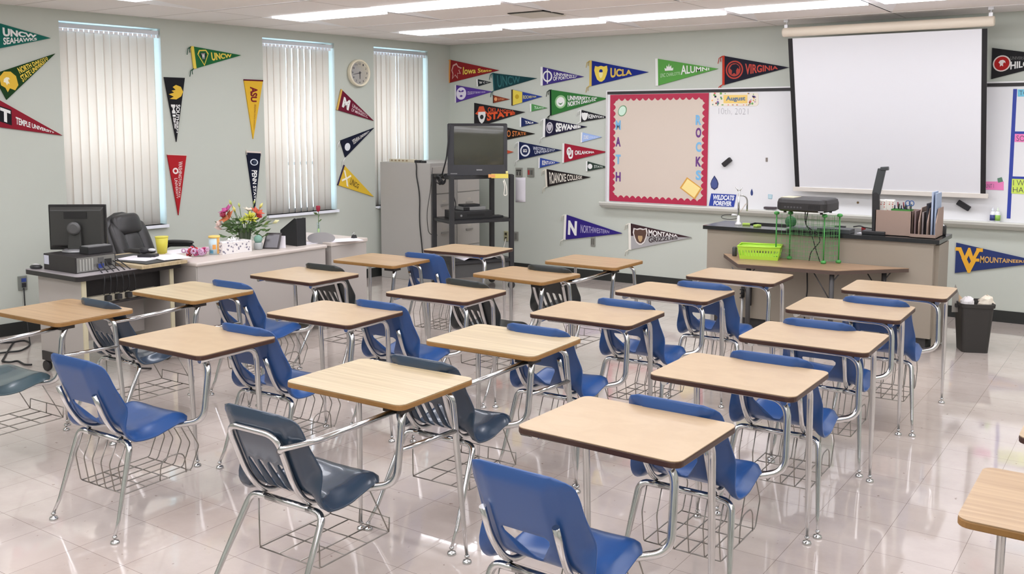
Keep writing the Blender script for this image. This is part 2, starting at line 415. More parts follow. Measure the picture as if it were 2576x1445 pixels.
def _smooth(P, n=3):
    for _ in range(n):
        Q = [P[0]]
        for i in range(len(P)-1):
            a, b = P[i], P[i+1]
            Q += [tuple(a[k]*.75+b[k]*.25 for k in (0, 1)), tuple(a[k]*.25+b[k]*.75 for k in (0, 1))]
        Q.append(P[-1]); P = Q
    return P
PS = _smooth([(v+.018, z) for v, z in PROF])
ARC = [0]
for i in range(1, len(PS)): ARC.append(ARC[-1]+math.dist(PS[i], PS[i-1]))
SL = ARC[-1]
def prof_at(s):
    s = max(0, min(SL-1e-6, s))
    for i in range(1, len(ARC)):
        if ARC[i] >= s: break
    t = (s-ARC[i-1])/max(1e-9, ARC[i]-ARC[i-1]); a, b = PS[i-1], PS[i]
    p = (a[0]+(b[0]-a[0])*t, a[1]+(b[1]-a[1])*t); d = Vector((b[0]-a[0], b[1]-a[1])).normalized()
    return p, Vector((-d.y, d.x))       # normal pointing to the sitter (forward / up)
def ss(a, b, x):
    t = max(0, min(1, (x-a)/(b-a))); return t*t*(3-2*t)
def shell_mesh(kind):
    sh = 0.36    # arc length where the seat bend lies
    def hw(s):
        if s < .10: return .176+.014*ss(0, .10, s)
        if s < .34: return .190+.020*ss(.10, .34, s)
        return .210-.014*ss(.42, SL, s)
    N = 44; rc = 0.05; out = []
    side = []
    for i in range(N+1):
        s = SL*i/N; w = hw(s)
        if s < rc: w -= rc-math.sqrt(max(0, rc*rc-(rc-s)**2))
        if SL-s < rc: w -= rc-math.sqrt(max(0, rc*rc-(rc-(SL-s))**2))
        side.append((w, s))
    out = [(w, s) for w, s in side]+[(-w, s) for w, s in reversed(side)]
    holes = []
    if kind == 'tri':
        s0, s1 = 0.212, 0.350
        h = [(-.080, s0), (.070, s0), (.083, s0+.010), (.082, s0+.024), (.014, s1), (0, s1+.006), (-.014, s1), (-.082, s0+.024), (-.086, s0+.008)]
        holes = [h]
    elif kind == 'slot':
        for x in (-.075, -.025, .025, .075):
            holes.append([(x+q[0], q[1]) for q in rrect(-.0125, .20, .0125, .355, .012, 3)])
    vs, fs = cdt_mesh(out, holes, .017)
    V3 = []
    for x, s in vs:
        (v, z), n = prof_at(s); ax = abs(x)
        back = 1-ss(.30, .42, s)
        wing = ss(.135, .19, ax)*(.034+.012*ss(0, .3, s))*(1-ss(.24, .34, s))
        bend = -ss(.145, .20, ax)*.034*math.exp(-((s-.385)/.07)**2)
        lip = -ss(.165, .200, ax)*.036*ss(.40, .50, s)
        cup = ss(.03, .15, ax)*.010*ss(.42, .5, s)*(1-ss(SL-.08, SL, s))
        rib = 0.0
        if kind == 'slot' and back > 0 and ax < .11: rib = -.006*(0.5-0.5*cos(2*pi*ax/.05))*ss(.16, .26, s)*back
        panel = -.012*(1-ss(.10, .125, ax))*back*ss(.0, .04, s)*(1-ss(.30, .36, s))
        o = wing+bend+lip+cup+rib+panel+.010*(1-ss(0, .02, s))
        V3.append((CU+x, v+n.x*o, z+n.y*o))
    return V3, fs
def shell(kind, m, parent):
    V3, fs = shell_mesh(kind); mb = MB(); mb.add(V3, fs, True)
    o = mb.build('seat', m, parent)
    sd = o.modifiers.new('s', 'SOLIDIFY'); sd.thickness = 0.009; sd.offset = 0
    b = o.modifiers.new('b', 'BEVEL'); b.width = 0.003; b.segments = 2; b.limit_method = 'ANGLE'; b.angle_limit = R(50)
    return o
def desktop(parent, m, edge, nick=False):
    hx, hy, r = .304, .23, .035
    pl = rrect(-hx, -hy, hx, hy, r)
    mb = MB(); mb.prism([(x, y, DH-.003) for x, y in pl], (0, 0, .003)); d = mb.build('desktop', m, parent)
    mb = MB(); mb.prism([(x*1.004, y*1.004, DH-.024) for x, y in pl], (0, 0, .0215)); mb.build('edge_band', edge, d, bevel=.004)
    return d
def glide(c, leg):
    MB().lathe([(.006, .034), (.010, .030), (.010, .024), (.005, .022), (.005, .014), (.017, .011), (.019, .004), (.019, 0), (0, 0)], c, 14).build('glide', CHROME, leg)
def leg(pts, parent, f=.05, r0=.0125, r1=.0065, g=True):
    P = fillet(pts, f, 6)
    if len(P) < 4: P = [P[0]+(P[-1]-P[0])*(i/8) for i in range(9)]
    L = [0]
    for i in range(1, len(P)): L.append(L[-1]+(P[i]-P[i-1]).length)
    end = Vector(P[-1]); tot = L[-1]
    # densify the last straight run so the taper shows
    a, b = P[-2], P[-1]; P = P[:-1]+[a+(b-a)*t for t in (.25, .5, .75, 1.0)]
    L = [0]
    for i in range(1, len(P)): L.append(L[-1]+(P[i]-P[i-1]).length)
    rad = [r0 if l < tot-.36 else r0+(r1-r0)*((l-(tot-.36))/.36) for l in L]
    P[-1] = P[-1]+Vector((0, 0, .03))
    o = MB().tube(P, rad, 12).build('leg', CHROME, parent)
    if g: glide((end.x, end.y, 0), o)
    return o
def basket(parent, style):
    mb = MB(); r = .0026
    if style == 'hang':
        z = .165
        for i in range(6):
            u = CU-.155+.062*i
            p = fillet([(u, -.50, .395), (u, -.545, .29), (u, -.525, z), (u, -.17, z+.005), (u, -.125, .27), (u, -.20, .41)], .012, 3)
            mb.tube(p, r, 6)
        for v in (-.52, -.41, -.29, -.175): mb.tube([(CU-.155, v, z), (CU+.155, v, z)], r, 6)
        mb.tube(fillet([(CU+.155, -.20, z), (CU+.155, -.205, z+.10), (CU+.155, -.33, z+.10), (CU+.155, -.34, z)], .05, 5), r, 6)
    else:
        z = .185
        for u in (CU-.15, CU+.16): mb.tube(fillet([(u, -.50, .40), (u, -.50, z), (u, -.13, z), (u, -.25, .415)], .012, 3), r, 6)
        for v in (-.50, -.37, -.25, -.13): mb.tube([(CU-.15, v, z), (CU+.16, v, z)], r, 6)
        for u in (CU-.05, CU+.06): mb.tube([(u, -.50, z), (u, -.13, z)], r, 6)
        for u in (CU-.15, CU+.005, CU+.16): mb.tube([(u, -.13, z), (u, -.125, z+.055)], r, 6)
        mb.tube([(CU-.15, -.125, z+.055), (CU+.16, -.125, z+.055)], r, 6)
    return mb.build('book_basket', WIRE, parent)
def rear_legs(parent, vf=-.62, t=.0135):
    zb = .392
    MB().tube([(CU-.115, -.50, zb), (CU+.115, -.50, zb)], t, 12).build('crossbar', CHROME, parent)
    for s in (-1, 1):
        leg([(CU+s*.105, -.50, zb), (CU+s*.185, -.502, zb-.003), (CU+s*.225, vf, 0)], parent, .07, t)
def uprights(parent, high):
    t = .0115
    if high:   # inverted U seen on the rear of the shell
        P = fillet([(CU-.115, -.26, .405), (CU-.115, -.50, .405), (CU-.12, -.575, .50), (CU-.125, -.655, .705), (CU+.125, -.655, .705), (CU+.12, -.575, .50), (CU+.115, -.50, .405), (CU+.115, -.28, .405)], [.06, .07, .06, .06, .07, .06], 6)
        return MB().tube(P, t, 12).build('seat_frame', CHROME, parent)
    for s in (-1, 1):
        P = fillet([(CU+s*.13, -.625, .625), (CU+s*.13, -.582, .51), (CU+s*.12, -.51, .407), (CU+s*.11, -.28, .405)], [.1, .07], 6)
        MB().tube(P, t, 12).build('seat_rail', CHROME, parent)
def desk_a(name, shellkind, shellmat, top, edge, lab, group, rear='tri'):
    e = empty(name, (0, 0, 0), 0, lab, 'desk', group)
    desktop(e, top, edge); shell(shellkind, shellmat, e); uprights(e, False); rear_legs(e); basket(e, 'hang')
    P = fillet([(CU+.11, -.29, .405), (CU+.17, -.24, .402), (.262, -.185, .425), (.25, -.135, .697), (-.23, -.135, .697)], [.07, .07, .08], 8)
    MB().tube(P, .0145, 12).build('desk_support', CHROME, e)
    leg([(.25, -.19, .699), (.25, .14, .699), (.247, .17, 0)], e, .07, .0135)
    leg([(-.25, -.19, .699), (-.25, .14, .699), (-.247, .17, 0)], e, .07, .0135)
    return e
def desk_b(name, shellmat, top, lab, group, arm=True, bar=True):
    e = empty(name, (0, 0, 0), 0, lab, 'desk', group)
    desktop(e, top, EDGE_W); shell('slot', shellmat, e); uprights(e, True); rear_legs(e, -.72); basket(e, 'low')
    P = fillet([(CU+.115, -.30, .405), (CU+.16, -.26, .402), (.262, -.21, .425), (.268, -.185, .66), (.25, -.15, .70)], [.06, .07, .05], 8)
    MB().tube(P, .0145, 12).build('desk_support', CHROME, e)
    MB().box(.19, -.20, DH-.045, .28, -.12, DH-.024).build('bracket', DARKJ, e)
    leg([(.20, .09, .705), (.275, .115, .69), (.328, .137, 0)], e, .06, .0135)
    leg([(-.16, .11, .705), (-.235, .125, .69), (-.247, .14, 0)], e, .05, .0125)
    if bar: MB().tube([(.268, -.19, .55), (.29, .125, .545)], .010, 10).build('side_bar', CHROME, e)
    if arm:
        P = fillet([(CU+.124, -.64, .645), (CU+.15, -.655, .665), (.20, -.55, .675), (.252, -.17, .70)], [.03, .05], 6)
        MB().tube(P, .0115, 12).build('arm_rest', CHROME, e)
    return e
GA = 'blue chair desks with dark-edged tan tops'; GB = 'chair desks with oak-edged tops and slotted dark seats'
protoA = desk_a('student_desk', 'tri', BLUE, TAN, EDGE_D, '', GA)
protoAk = desk_a('student_desk', 'slot', BLK, TAN, EDGE_D, '', GB)
def cpy(o, used=set()):
    if id(o) not in used: used.add(id(o)); return o
    return copy_tree(o)
protoB = desk_b('student_desk', NAVY, OAK, '', GB)
protoBn = desk_b('student_desk', BLK, OAKD, '', GB, arm=False, bar=False)
protoBa = desk_b('student_desk', BLK, OAKD, '', GB, arm=True, bar=False)
protoBd = desk_b('student_desk', TEAL, OAKD, '', GB)
for pr in (protoB, protoBd):
    for ch in pr.children:
        if ch.name.startswith('seat') and not ch.name.startswith('seat_f'): pass
row = {'D': 'window-side row', 'E': 'second row from windows', 'F': 'third row from windows', 'G': 'row nearest the bench'}
posn = {'1': 'nearest camera', '2': 'second from camera', '3': 'middle', '4': 'fourth from camera', '5': 'farthest'}
TB = 'blue-seated tan-topped chair desk'
DK = [  # id, X, Y, yaw deg, prototype, description
 ('D1', -4.98, 2.88, 1.9, protoBd, 'teal-seated oak chair desk'),
 ('D2', -4.92, 3.68, 0.2, protoB, 'navy slotted oak chair desk'),
 ('D3', -4.83, 4.52, 0.7, protoA, TB),
 ('D4', -4.89, 5.37, 1.8, protoBn, 'black slotted oak chair desk'),
 ('D5', -4.71, 6.22, 3.8, protoA, TB),
 ('E1', -3.79, 2.85, 1.2, protoA, TB),
 ('E2', -3.71, 3.69, 2.0, protoA, TB),
 ('E3', -3.61, 4.54, 2.6, protoA, TB),
 ('E4', -3.59, 5.40, -3.9, protoBn, 'skewed black slotted oak chair desk'),
 ('E5', -3.52, 6.21, -0.1, protoBa, 'black slotted oak chair desk'),
 ('F1', -2.56, 2.79, 0.7, protoB, 'navy slotted pale oak chair desk'),
 ('F2', -2.57, 3.67, 1.8, protoB, 'navy slotted pale oak chair desk'),
 ('F3', -2.52, 4.49, 1.6, protoA, TB),
 ('F4', -2.46, 5.35, -0.9, protoA, TB),
 ('F5', -2.36, 6.17, 1.1, protoA, TB),
 ('G1', -1.47, 2.83, -1.3, protoA, TB),
 ('G2', -1.41, 3.71, -0.1, protoA, TB),
 ('G3', -1.37, 4.58, 1.0, protoA, TB),
 ('G4', -1.42, 5.41, 1.6, protoA, TB),
 ('G5', -1.34, 6.22, 1.6, protoA, TB),
 ('H1', -0.10, 2.86, 0, protoBn, 'pale oak desktop corner of a chair desk at the bottom right edge'),
 ('H2', -0.052, 3.68, 0, protoA, 'dark-edged desktop corner just inside the right edge'),
]
used = set(); NAVYSEAT = {}
for k, X, Y, a, pr, ds in DK:
    o = pr if id(pr) not in used else copy_tree(pr); used.add(id(pr))
    o.location = (X, Y, 0); o.rotation_euler = (0, 0, R(a))
    o['label'] = ds+', '+row[k[0]]+', '+posn[k[1]] if k[0] != 'H' else ds
    o['group'] = GA if pr is protoA else GB
# unused black-tri prototype is not needed
def wipe(o):
    for c in list(o.children): wipe(c)
    bpy.data.objects.remove(o)
wipe(protoAk)
# ================================================================ LETTERING
_tc = {}
def text_mesh(txt, bold=0.0):
    k = (txt, bold)
    if k in _tc: return _tc[k]
    cu = bpy.data.curves.new('t', 'FONT'); cu.body = txt; cu.size = 1; cu.offset = bold; cu.resolution_u = 3
    o = bpy.data.objects.new('t', cu); COL.objects.link(o)
    dg = bpy.context.evaluated_depsgraph_get(); dg.update()
    me = bpy.data.meshes.new_from_object(o.evaluated_get(dg))
    vs = [tuple(v.co) for v in me.vertices]; fs = [tuple(p.vertices) for p in me.polygons]
    bpy.data.objects.remove(o); bpy.data.curves.remove(cu); bpy.data.meshes.remove(me)
    x0 = min(v[0] for v in vs); x1 = max(v[0] for v in vs); y0 = min(v[1] for v in vs); y1 = max(v[1] for v in vs)
    vs = [((v[0]-x0)/(x1-x0), (v[1]-y0)/(y1-y0)) for v in vs]
    _tc[k] = (vs, fs); return _tc[k]
def put_text(mb, txt, fn, bold=0.02):   # fn maps (0..1, 0..1) to a point
    vs, fs = text_mesh(txt, bold); mb.add([fn(x, y) for x, y in vs], fs)
def quad_fn(a, b, c, d):                # a bottom-left, b bottom-right, c top-right, d top-left
    return lambda x, y: (a*(1-x)+b*x)*(1-y)+(d*(1-x)+c*x)*y
def felt(rgb): return mat('felt_%d_%d_%d' % rgb, rgb, 0.9, spec=0.15)
WHT = (232, 232, 230)
def pennant(label, wall, bt, bb, tip, col, strip=None, texts=(), emb=(), tass=None, sw=0.018, body2=None):
    BK = .0119 if wall == 'L' else .0135
    if wall == 'L': P = lambda q: at_left(q[0], q[1], 0.012); N = LN
    else: P = lambda q: at_y(q[0], q[1], YB-0.012); N = Vector((0, -1, 0))
    A, B, T = P(bt), P(bb), P(tip); M = (A+B)/2; e1 = T-M; e2 = (A-B)/2; u1 = e1.normalized(); u2 = e2.normalized(); h = e2.length
    root = empty('pennant', M, 0, label, 'pennant', 'college pennants on the walls')
    def sk(o): o.location = -M; return o
    sk(MB().prism([A-N*BK, B-N*BK, T-N*BK], N*(BK+.002)).build('felt_body', felt(col), root))
    if body2:   # second colour field: (colour, polygon in s,t)
        c2, poly = body2; pp = [M+e1*s+e2*t*(1-s)+N*.0026 for s, t in poly]
        sk(MB().prism(pp, N*.0008).build('colour_field', felt(c2), root))
    if strip:
        a = [A+u2*.003, B-u2*.003, B-u2*.003-u1*sw, A+u2*.003-u1*sw]
        sk(MB().prism([p-N*.008 for p in a], N*.012).build('header_strip', felt(strip), root))
    if tass:
        for base, sg in ((A, 1), (B, -1)):
            mb = MB()
            for k in range(2):
                q = base-u1*sw; g = Vector((0, 0, -1))
                mb.tube([q+N*.004, q-u1*(.02+.015*k)+g*(.02)+N*.004, q-u1*(.015+.03*k)+g*(.055+.02*k)+N*.004], .0035, 5)
            sk(mb.build('tassel', felt(tass), root))
    for t in texts:
        txt, s0, s1, t0, t1, tc = t[:6]; bold = t[6] if len(t) > 6 else .03; taper = t[7] if len(t) > 7 else True
        mb = MB()
        def fn(x, y):
            s = s0+(s1-s0)*x; tt = t0+(t1-t0)*y; w = (1-s) if taper else (1-s0)
            return M+e1*s+e2*tt*w+N*.0042
        put_text(mb, txt, fn, bold); sk(mb.build('lettering', felt(tc), root))
    lay = {}
    for i, e in enumerate(emb):
        k, s, t, r, c = e[:5]; C0 = M+e1*s+e2*t*(1-s)+N*(.0040+.0007*(i+1)); r *= h
        mb = MB()
        if k == 'disc': pts = [C0+u1*(r*cos(2*pi*q/22))+u2*(r*sin(2*pi*q/22)) for q in range(22)]
        elif k == 'oval': pts = [C0+u1*(r*.72*cos(2*pi*q/22))+u2*(r*sin(2*pi*q/22)) for q in range(22)]
        elif k == 'dia': pts = [C0+u1*(r*x)+u2*(r*y) for x, y in ((0, -1.0), (.72, 0.35), (.45, .8), (-.45, .8), (-.72, .35))]
        elif k == 'poly': pts = [C0+u1*(r*x)+u2*(r*y) for x, y in e[5]]
        if k == 'txt':
            def fn(x, y): return C0+u1*(r*(x-.5)*e[6])+u2*(r*(y-.5)*2)
            put_text(mb, e[5], fn, .05)
        else: mb.prism(pts, N*.0006)
        sk(mb.build('emblem', felt(c), root))
    return root
GOLD = (226, 186, 70); YEL = (232, 206, 90); NAVC = (30, 34, 58); MAR = (128, 32, 46); PUR = (62, 48, 122); GRN = (52, 112, 58); BLKC = (34, 34, 38)
BIRD = [(-.7, .1), (-.5, .7), (0, .9), (.25, .55), (.8, .35), (.4, .15), (.65, -.3), (.2, -.25), (.25, -.85), (-.15, -.45), (-.55, -.9), (-.5, -.3)]
CREST = [(-.8, .3), (-.4, .85), (.3, .95), (.8, .6), (.9, .0), (.55, .3), (.3, -.1), (.35, -.8), (-.05, -.5), (-.45, -.8), (-.4, -.1)]
BISON = [(-.85, .1), (-.6, .8), (0, 1.0), (.55, .7), (.8, .1), (.6, -.7), (.1, -.95), (-.25, -.55), (-.6, -.75), (-.6, -.3)]
BEAR = [(-.75, -.2), (-.9, .35), (-.8, .85), (-.4, .75), (0, .85), (.4, .75), (.8, .85), (.9, .35), (.75, -.2), (.5, -.75), (.15, -1.0), (-.15, -1.0), (-.5, -.75)]
SHIELD = [(-.7, .9), (.7, .9), (.75, .2), (.45, -.6), (0, -1.0), (-.45, -.6), (-.75, .2)]
pennant('teal pennant with white lettering at the upper left edge above the gold bison pennant', 'L', (-6, 57), (-2, 122), (128, 96), (34, 104, 92), (24, 78, 72), [('UNCW', .08, .72, -.05, .72, WHT, .05), ('SEAHAWKS', .08, .72, -.78, -.14, WHT, .03)])
pennant('green pennant with gold bison head tilted upwards at the left edge', 'L', (-18, 187), (17, 251), (139, 135), (36, 66, 36), None, [('NORTH DAKOTA', .36, .86, .06, .85, YEL, .03), ('STATE UNIVERSITY', .34, .86, -.85, -.06, YEL, .03)], [('poly', .16, 0, .78, GOLD, BISON), ('poly', .13, .1, .3, (240, 235, 210), CREST)])
pennant('maroon pennant with white T badge tilted downwards at the left edge', 'L', (-26, 238), (-24, 317), (157, 341), (140, 36, 50), None, [('TEMPLE UNIVERSITY', .34, .88, -.5, .25, WHT, .03)], [('poly', .2, 0, .5, BLKC, [(-.8, -1), (.8, -1), (.8, 1), (-.8, 1)]), ('txt', .2, 0, .42, WHT, 'T', 1.6)])
pennant('green pennant with yellow diamond badge between the first two windows near the ceiling', 'L', (487, 117), (494, 172), (607, 139), (40, 104, 62), YEL, [('UNCW', .34, .78, -.62, .62, YEL, .04)], [('dia', .17, 0, .82, YEL), ('dia', .17, 0, .68, (40, 104, 62)), ('dia', .17, .05, .45, BLKC), ('txt', .17, .08, .28, WHT, 'W', 1.2)], (34, 80, 60), .03)
pennant('black pennant with gold bird crest hanging tip-down beside the first window', 'L', (465, 196), (413, 194), (444, 357), (34, 34, 38), None, [('SOUTHERN', .42, .86, .05, .8, WHT, .03), ('MISS', .42, .80, -.8, -.06, WHT, .03)], [('poly', .22, 0, .8, GOLD, [(-.75, .1), (-.55, .7), (0, .95), (.5, .7), (.85, .1), (.8, -.7), (.55, -.2), (.3, -.8), (.1, -.15), (-.1, -.45), (-.2, .05), (-.5, -.3)])])
pennant('gold pennant with maroon header hanging tip-down left of the middle window', 'L', (661, 205), (614, 203), (637, 350), (222, 178, 56), (92, 24, 40), [('ASU', .10, .36, -.45, .5, (120, 34, 44), .04), ('ARIZONA STATE UNIVERSITY', .40, .84, .1, .5, (150, 100, 50), 0)], (), None, .014)
pennant('red pennant with white lettering hanging tip-down beside the first window sill', 'L', (469, 392), (421, 390), (449, 542), (172, 38, 44), (214, 200, 190), [('WASHINGTON STATE', .10, .70, .12, .62, (236, 214, 210), .01), ('UNIVERSITY', .38, .72, -.6, -.05, (236, 214, 210), .01)], [('disc', .26, -.3, .3, (240, 226, 222)), ('disc', .26, -.3, .15, (172, 38, 44))], None, .008)
pennant('navy pennant with white PENN STATE lettering hanging tip-down behind the flowers', 'L', (656, 386), (620, 384), (641, 530), (26, 30, 48), (224, 210, 200), [('PENN STATE', .30, .84, -.55, .6, WHT, .03)], [('oval', .16, 0, .55, (214, 220, 230)), ('oval', .16, 0, .4, (26, 30, 48)), ('oval', .16, .1, .26, (60, 70, 90))], (226, 216, 206), .016)
pennant('maroon pennant with gold header and white M below the wall clock', 'L', (861, 227), (850, 277), (940, 304), (108, 30, 50), (218, 178, 96), [('UNIVERSITY', .34, .80, .05, .6, (226, 200, 206), .01), ('OF MINNESOTA', .34, .82, -.6, -.08, (226, 200, 206), .01)], [('txt', .17, 0, .5, WHT, 'M', 1.8)], None, .02)
pennant('navy pennant pointing up and right between maroon and yellow pennants', 'L', (856, 354), (869, 396), (941, 322), (28, 32, 50), None, [('YESHIVA UNIVERSITY', .30, .84, -.4, .45, WHT, .01)], [('disc', .13, -.1, .42, (220, 224, 230))], WHT, .008)
pennant('yellow pennant with dark header, lowest between the middle and corner windows', 'L', (867, 417), (851, 466), (940, 495), (220, 184, 62), (62, 50, 80), [('UNCG', .26, .52, -.45, .45, (110, 90, 40), .02)], [('poly', .14, 0, .62, (242, 236, 214), [(-1, .9), (-.7, 1), (0, .15), (.6, .9), (.8, .7), (.2, 0), (.9, -1), (.5, -1), (0, -.2), (-.6, -.8), (-.8, -.6), (-.2, 0)])], None, .012)
B = 'B'
pennant('dark red pennant with bird outline, highest and nearest the corner', B, (1134, 151), (1132, 208), (1255, 177), (140, 40, 42), (218, 150, 80), [('Iowa State', .27, .86, -.45, .5, YEL, .02)], [('poly', .13, 0, .8, (206, 160, 150), BIRD), ('poly', .13, 0, .62, (150, 44, 48), BIRD)], (214, 150, 84), .022)
pennant('tiny black pennant with white header under the dark red bird pennant', B, (1202, 199.6), (1203, 217), (1235, 207), (32, 38, 42), WHT, [('W C U', .1, .8, -.5, .5, WHT, .02)], (), None, .02)
pennant('dark teal pennant with tall faded lettering beside the red bird pennant', B, (1242, 184), (1245, 228), (1350, 197), (30, 66, 70), (42, 92, 98), [('UNCW', .08, .62, -.8, .8, (58, 110, 112), .01)], (), (40, 90, 94), .018)
pennant('purple pennant with white face badge under the red bird pennant', B, (1147.6, 214.5), (1147.6, 258), (1238, 230.6), (88, 62, 146), WHT, [('COLLEGE OF THE HOLY CROSS', .32, .82, -.28, .3, (214, 204, 232), .01)], [('disc', .15, 0, .72, (228, 222, 236)), ('poly', .15, .25, .5, (88, 62, 146), [(-.9, .2), (-.4, .35), (-.1, 0), (.3, .35), (.9, .2), (.5, -.1), (-.5, -.1)]), ('poly', .15, -.35, .25, (88, 62, 146), [(-1, 0), (0, .6), (1, 0), (0, -.5)])], None, .018)
pennant('tiny orange and brown pennant beside the yellow and blue pennant', B, (1241.7, 240), (1241.7, 259), (1281.6, 250), (134, 60, 40), (40, 36, 36), [('UTEP', .3, .7, -.4, .4, (226, 160, 120), .02)], [('disc', .15, 0, .5, (230, 160, 110))], None, .008)
pennant('blue pennant with yellow field and dark header near the green bear pennant', B, (1290.4, 226), (1290.4, 265), (1363.5, 243), (46, 66, 148), (70, 52, 44), [('ROCHESTER', .36, .82, -.4, .4, (220, 214, 120), .01)], [('disc', .15, .1, .3, (190, 160, 50))], None, .02, ((226, 204, 84), [(0, -1), (.33, -1), (.33, 1), (0, 1)]))
pennant('purple pennant with anchor badge and white header below the ceiling line', B, (1365.7, 169), (1365.7, 215), (1468.7, 193), (66, 54, 126), WHT, [('UNIVERSITY', .28, .86, .06, .66, WHT, .02), ('OF PORTLAND', .26, .82, -.66, -.02, WHT, .02)], [('disc', .12, 0, .62, WHT), ('disc', .12, 0, .45, (66, 54, 126)), ('poly', .12, 0, .8, WHT, [(-.08, 1), (.08, 1), (.08, -1), (-.08, -1)])], None, .03)
pennant('blue pennant with yellow bear head and gold tassels', B, (1489, 153), (1488.5, 216), (1631, 181.5), (34, 48, 130), (214, 184, 92), [('UCLA', .34, .72, -.62, .62, (216, 186, 90), .04)], [('poly', .17, 0, .68, YEL, BEAR), ('disc', .17, .18, .16, (34, 48, 130)), ('poly', .17, -.2, .25, (240, 230, 170), SHIELD)], (206, 178, 96), .028)
pennant('large green pennant with smiling sun face badge', B, (1387, 226), (1388, 290), (1528.5, 247.7), (54, 116, 58), (24, 44, 32), [('UNIVERSITY OF', .30, .82, .06, .66, WHT, .03), ('NORTH DAKOTA', .30, .80, -.62, -.02, WHT, .03)], [('disc', .17, 0, .52, (150, 190, 140)), ('disc', .17, 0, .38, WHT), ('poly', .17, -.15, .22, (54, 116, 58), [(-1, .5), (-.6, -.2), (0, -.5), (.6, -.2), (1, .5), (.4, 0), (-.4, 0)])], (20, 36, 28), .022)
pennant('tiny green pennant with white header above the navy SEWANEE pennant', B, (1337, 261.6), (1337, 280.5), (1375.7, 271.6), (84, 146, 84), WHT, [('TULANE', .2, .82, -.5, .5, (220, 236, 220), .01)], (), None, .02)
pennant('black and orange pennant with cowboy hat badge just above the television', B, (1193, 259), (1193, 322), (1320, 282), (42, 40, 42), None, [('OKLAHOMA', .28, .80, .22, .82, (206, 84, 52), .02), ('STATE', .26, .82, -.72, .24, (222, 90, 52), .05)], [('poly', .15, .22, .62, (216, 92, 60), [(-1, -.1), (-.6, .2), (-.35, .8), (.35, .8), (.6, .2), (1, -.1), (.5, -.3), (-.5, -.3)]), ('poly', .16, -.25, .5, WHT, SHIELD), ('disc', .16, -.2, .18, (60, 60, 60))])
pennant('tiny navy pennant lettered YALE with white header', B, (1311.5, 296), (1311.5, 319), (1353.5, 309.7), (40, 50, 98), WHT, [('YALE', .22, .74, -.5, .5, WHT, .04)], (), None, .02)
pennant('black and orange pennant half hidden behind the television', B, (1216, 308), (1216, 364), (1345, 336.5), (38, 34, 32), None, [('IDAHO STATE', .25, .84, -.62, .62, (212, 128, 70), .02)])
pennant('navy pennant with large white SEWANEE lettering', B, (1372.4, 299), (1371.3, 344.7), (1476.4, 319), (36, 34, 56), WHT, [('SEWANEE', .26, .86, -.7, .75, WHT, .05)], [('oval', .11, 0, .62, (196, 192, 200)), ('oval', .11, 0, .48, (36, 34, 56)), ('poly', .11, 0, .4, (196, 192, 200), SHIELD)], WHT, .03)
pennant('small black and white pennant right of the green sun pennant', B, (1463, 277), (1462, 307), (1532, 295.3), (42, 42, 46), WHT, [('KENYON', .26, .82, -.55, .55, WHT, .03)], [('poly', .13, 0, .7, WHT, BEAR)], WHT, .016)
pennant('small pale blue pennant with white header', B, (1465.4, 333.6), (1464.3, 358), (1513, 345), (160, 184, 230), WHT, [('DUKE', .08, .34, -.5, .5, WHT, .02), ('COLLEGE', .38, .82, -.4, .4, (226, 234, 248), .0)], (), None, .018)
pennant('navy pennant with white ring badge above the square wall plates', B, (1306, 357), (1306, 402), (1412, 378), (32, 40, 76), WHT, [('WESTERN STATE', .34, .86, .06, .7, (216, 222, 236), .01), ('UNIVERSITY', .38, .84, -.66, -.02, (216, 222, 236), .01)], [('disc', .15, 0, .66, (230, 234, 240)), ('disc', .15, 0, .48, (40, 48, 84)), ('txt', .15, 0, .18, WHT, 'GCU', 3)], WHT, .016)
pennant('crimson pennant with white OU monogram', B, (1420, 361.3), (1419, 409), (1526, 382.3), (156, 36, 54), WHT, [('OKLAHOMA', .26, .72, -.34, .34, WHT, .03)], [('txt', .12, .18, .46, WHT, 'O', 1.3), ('txt', .16, -.22, .46, WHT, 'U', 1.3)], None, .024)
pennant('small blue and white pennant lettered KENTUCKY', B, (1358.5, 397.5), (1358, 422.5), (1408, 409.2), (54, 76, 156), WHT, [('KENTUCKY', .12, .78, -.6, .6, WHT, .03)], (), None, .02)
pennant('small dark green pennant with white helmet badge', B, (1478, 406.5), (1478, 430.5), (1528, 420.6), (52, 66, 58), WHT, [('STATE', .34, .78, -.5, .5, (206, 214, 206), .02)], [('disc', .14, 0, .55, WHT)], None, .018)
pennant('black pennant with tall white ROANOKE COLLEGE lettering', B, (1375, 426), (1377.5, 470), (1484.8, 446), (40, 34, 34), (228, 222, 206), [('ROANOKE COLLEGE', .06, .82, -.78, .75, (232, 226, 214), .02)], (), (228, 222, 206), .024)
pennant('purple pennant with white N above a grey wall box', B, (1425.4, 541), (1423, 603), (1564.7, 587.6), (52, 40, 120), (236, 234, 226), [('NORTHWESTERN', .27, .78, -.45, .5, (176, 168, 206), .01)], [('txt', .12, 0, .58, WHT, 'N', 1.4)], (236, 234, 222), .03)
pennant('brown and grey pennant with grizzly bear badge', B, (1587, 562.4), (1588, 628), (1740, 597.6), (172, 170, 170), (232, 228, 218), [('MONTANA', .30, .78, .08, .82, (236, 232, 230), .03), ('GRIZZLIES', .30, .78, -.66, -.04, (60, 48, 50), .02)], [('poly', .16, .08, .7, (222, 216, 212), BEAR), ('poly', .16, .08, .58, (96, 74, 64), BEAR), ('poly', .16, -.2, .26, (190, 160, 120), SHIELD)], (232, 228, 214), .03, ((62, 44, 46), [(0, .05), (1, .05), (1, 1), (0, 1)]))
pennant('small orange pennant tip poking out from behind the television', B, (1246, 370), (1246, 395), (1290.7, 382.5), (196, 88, 62))
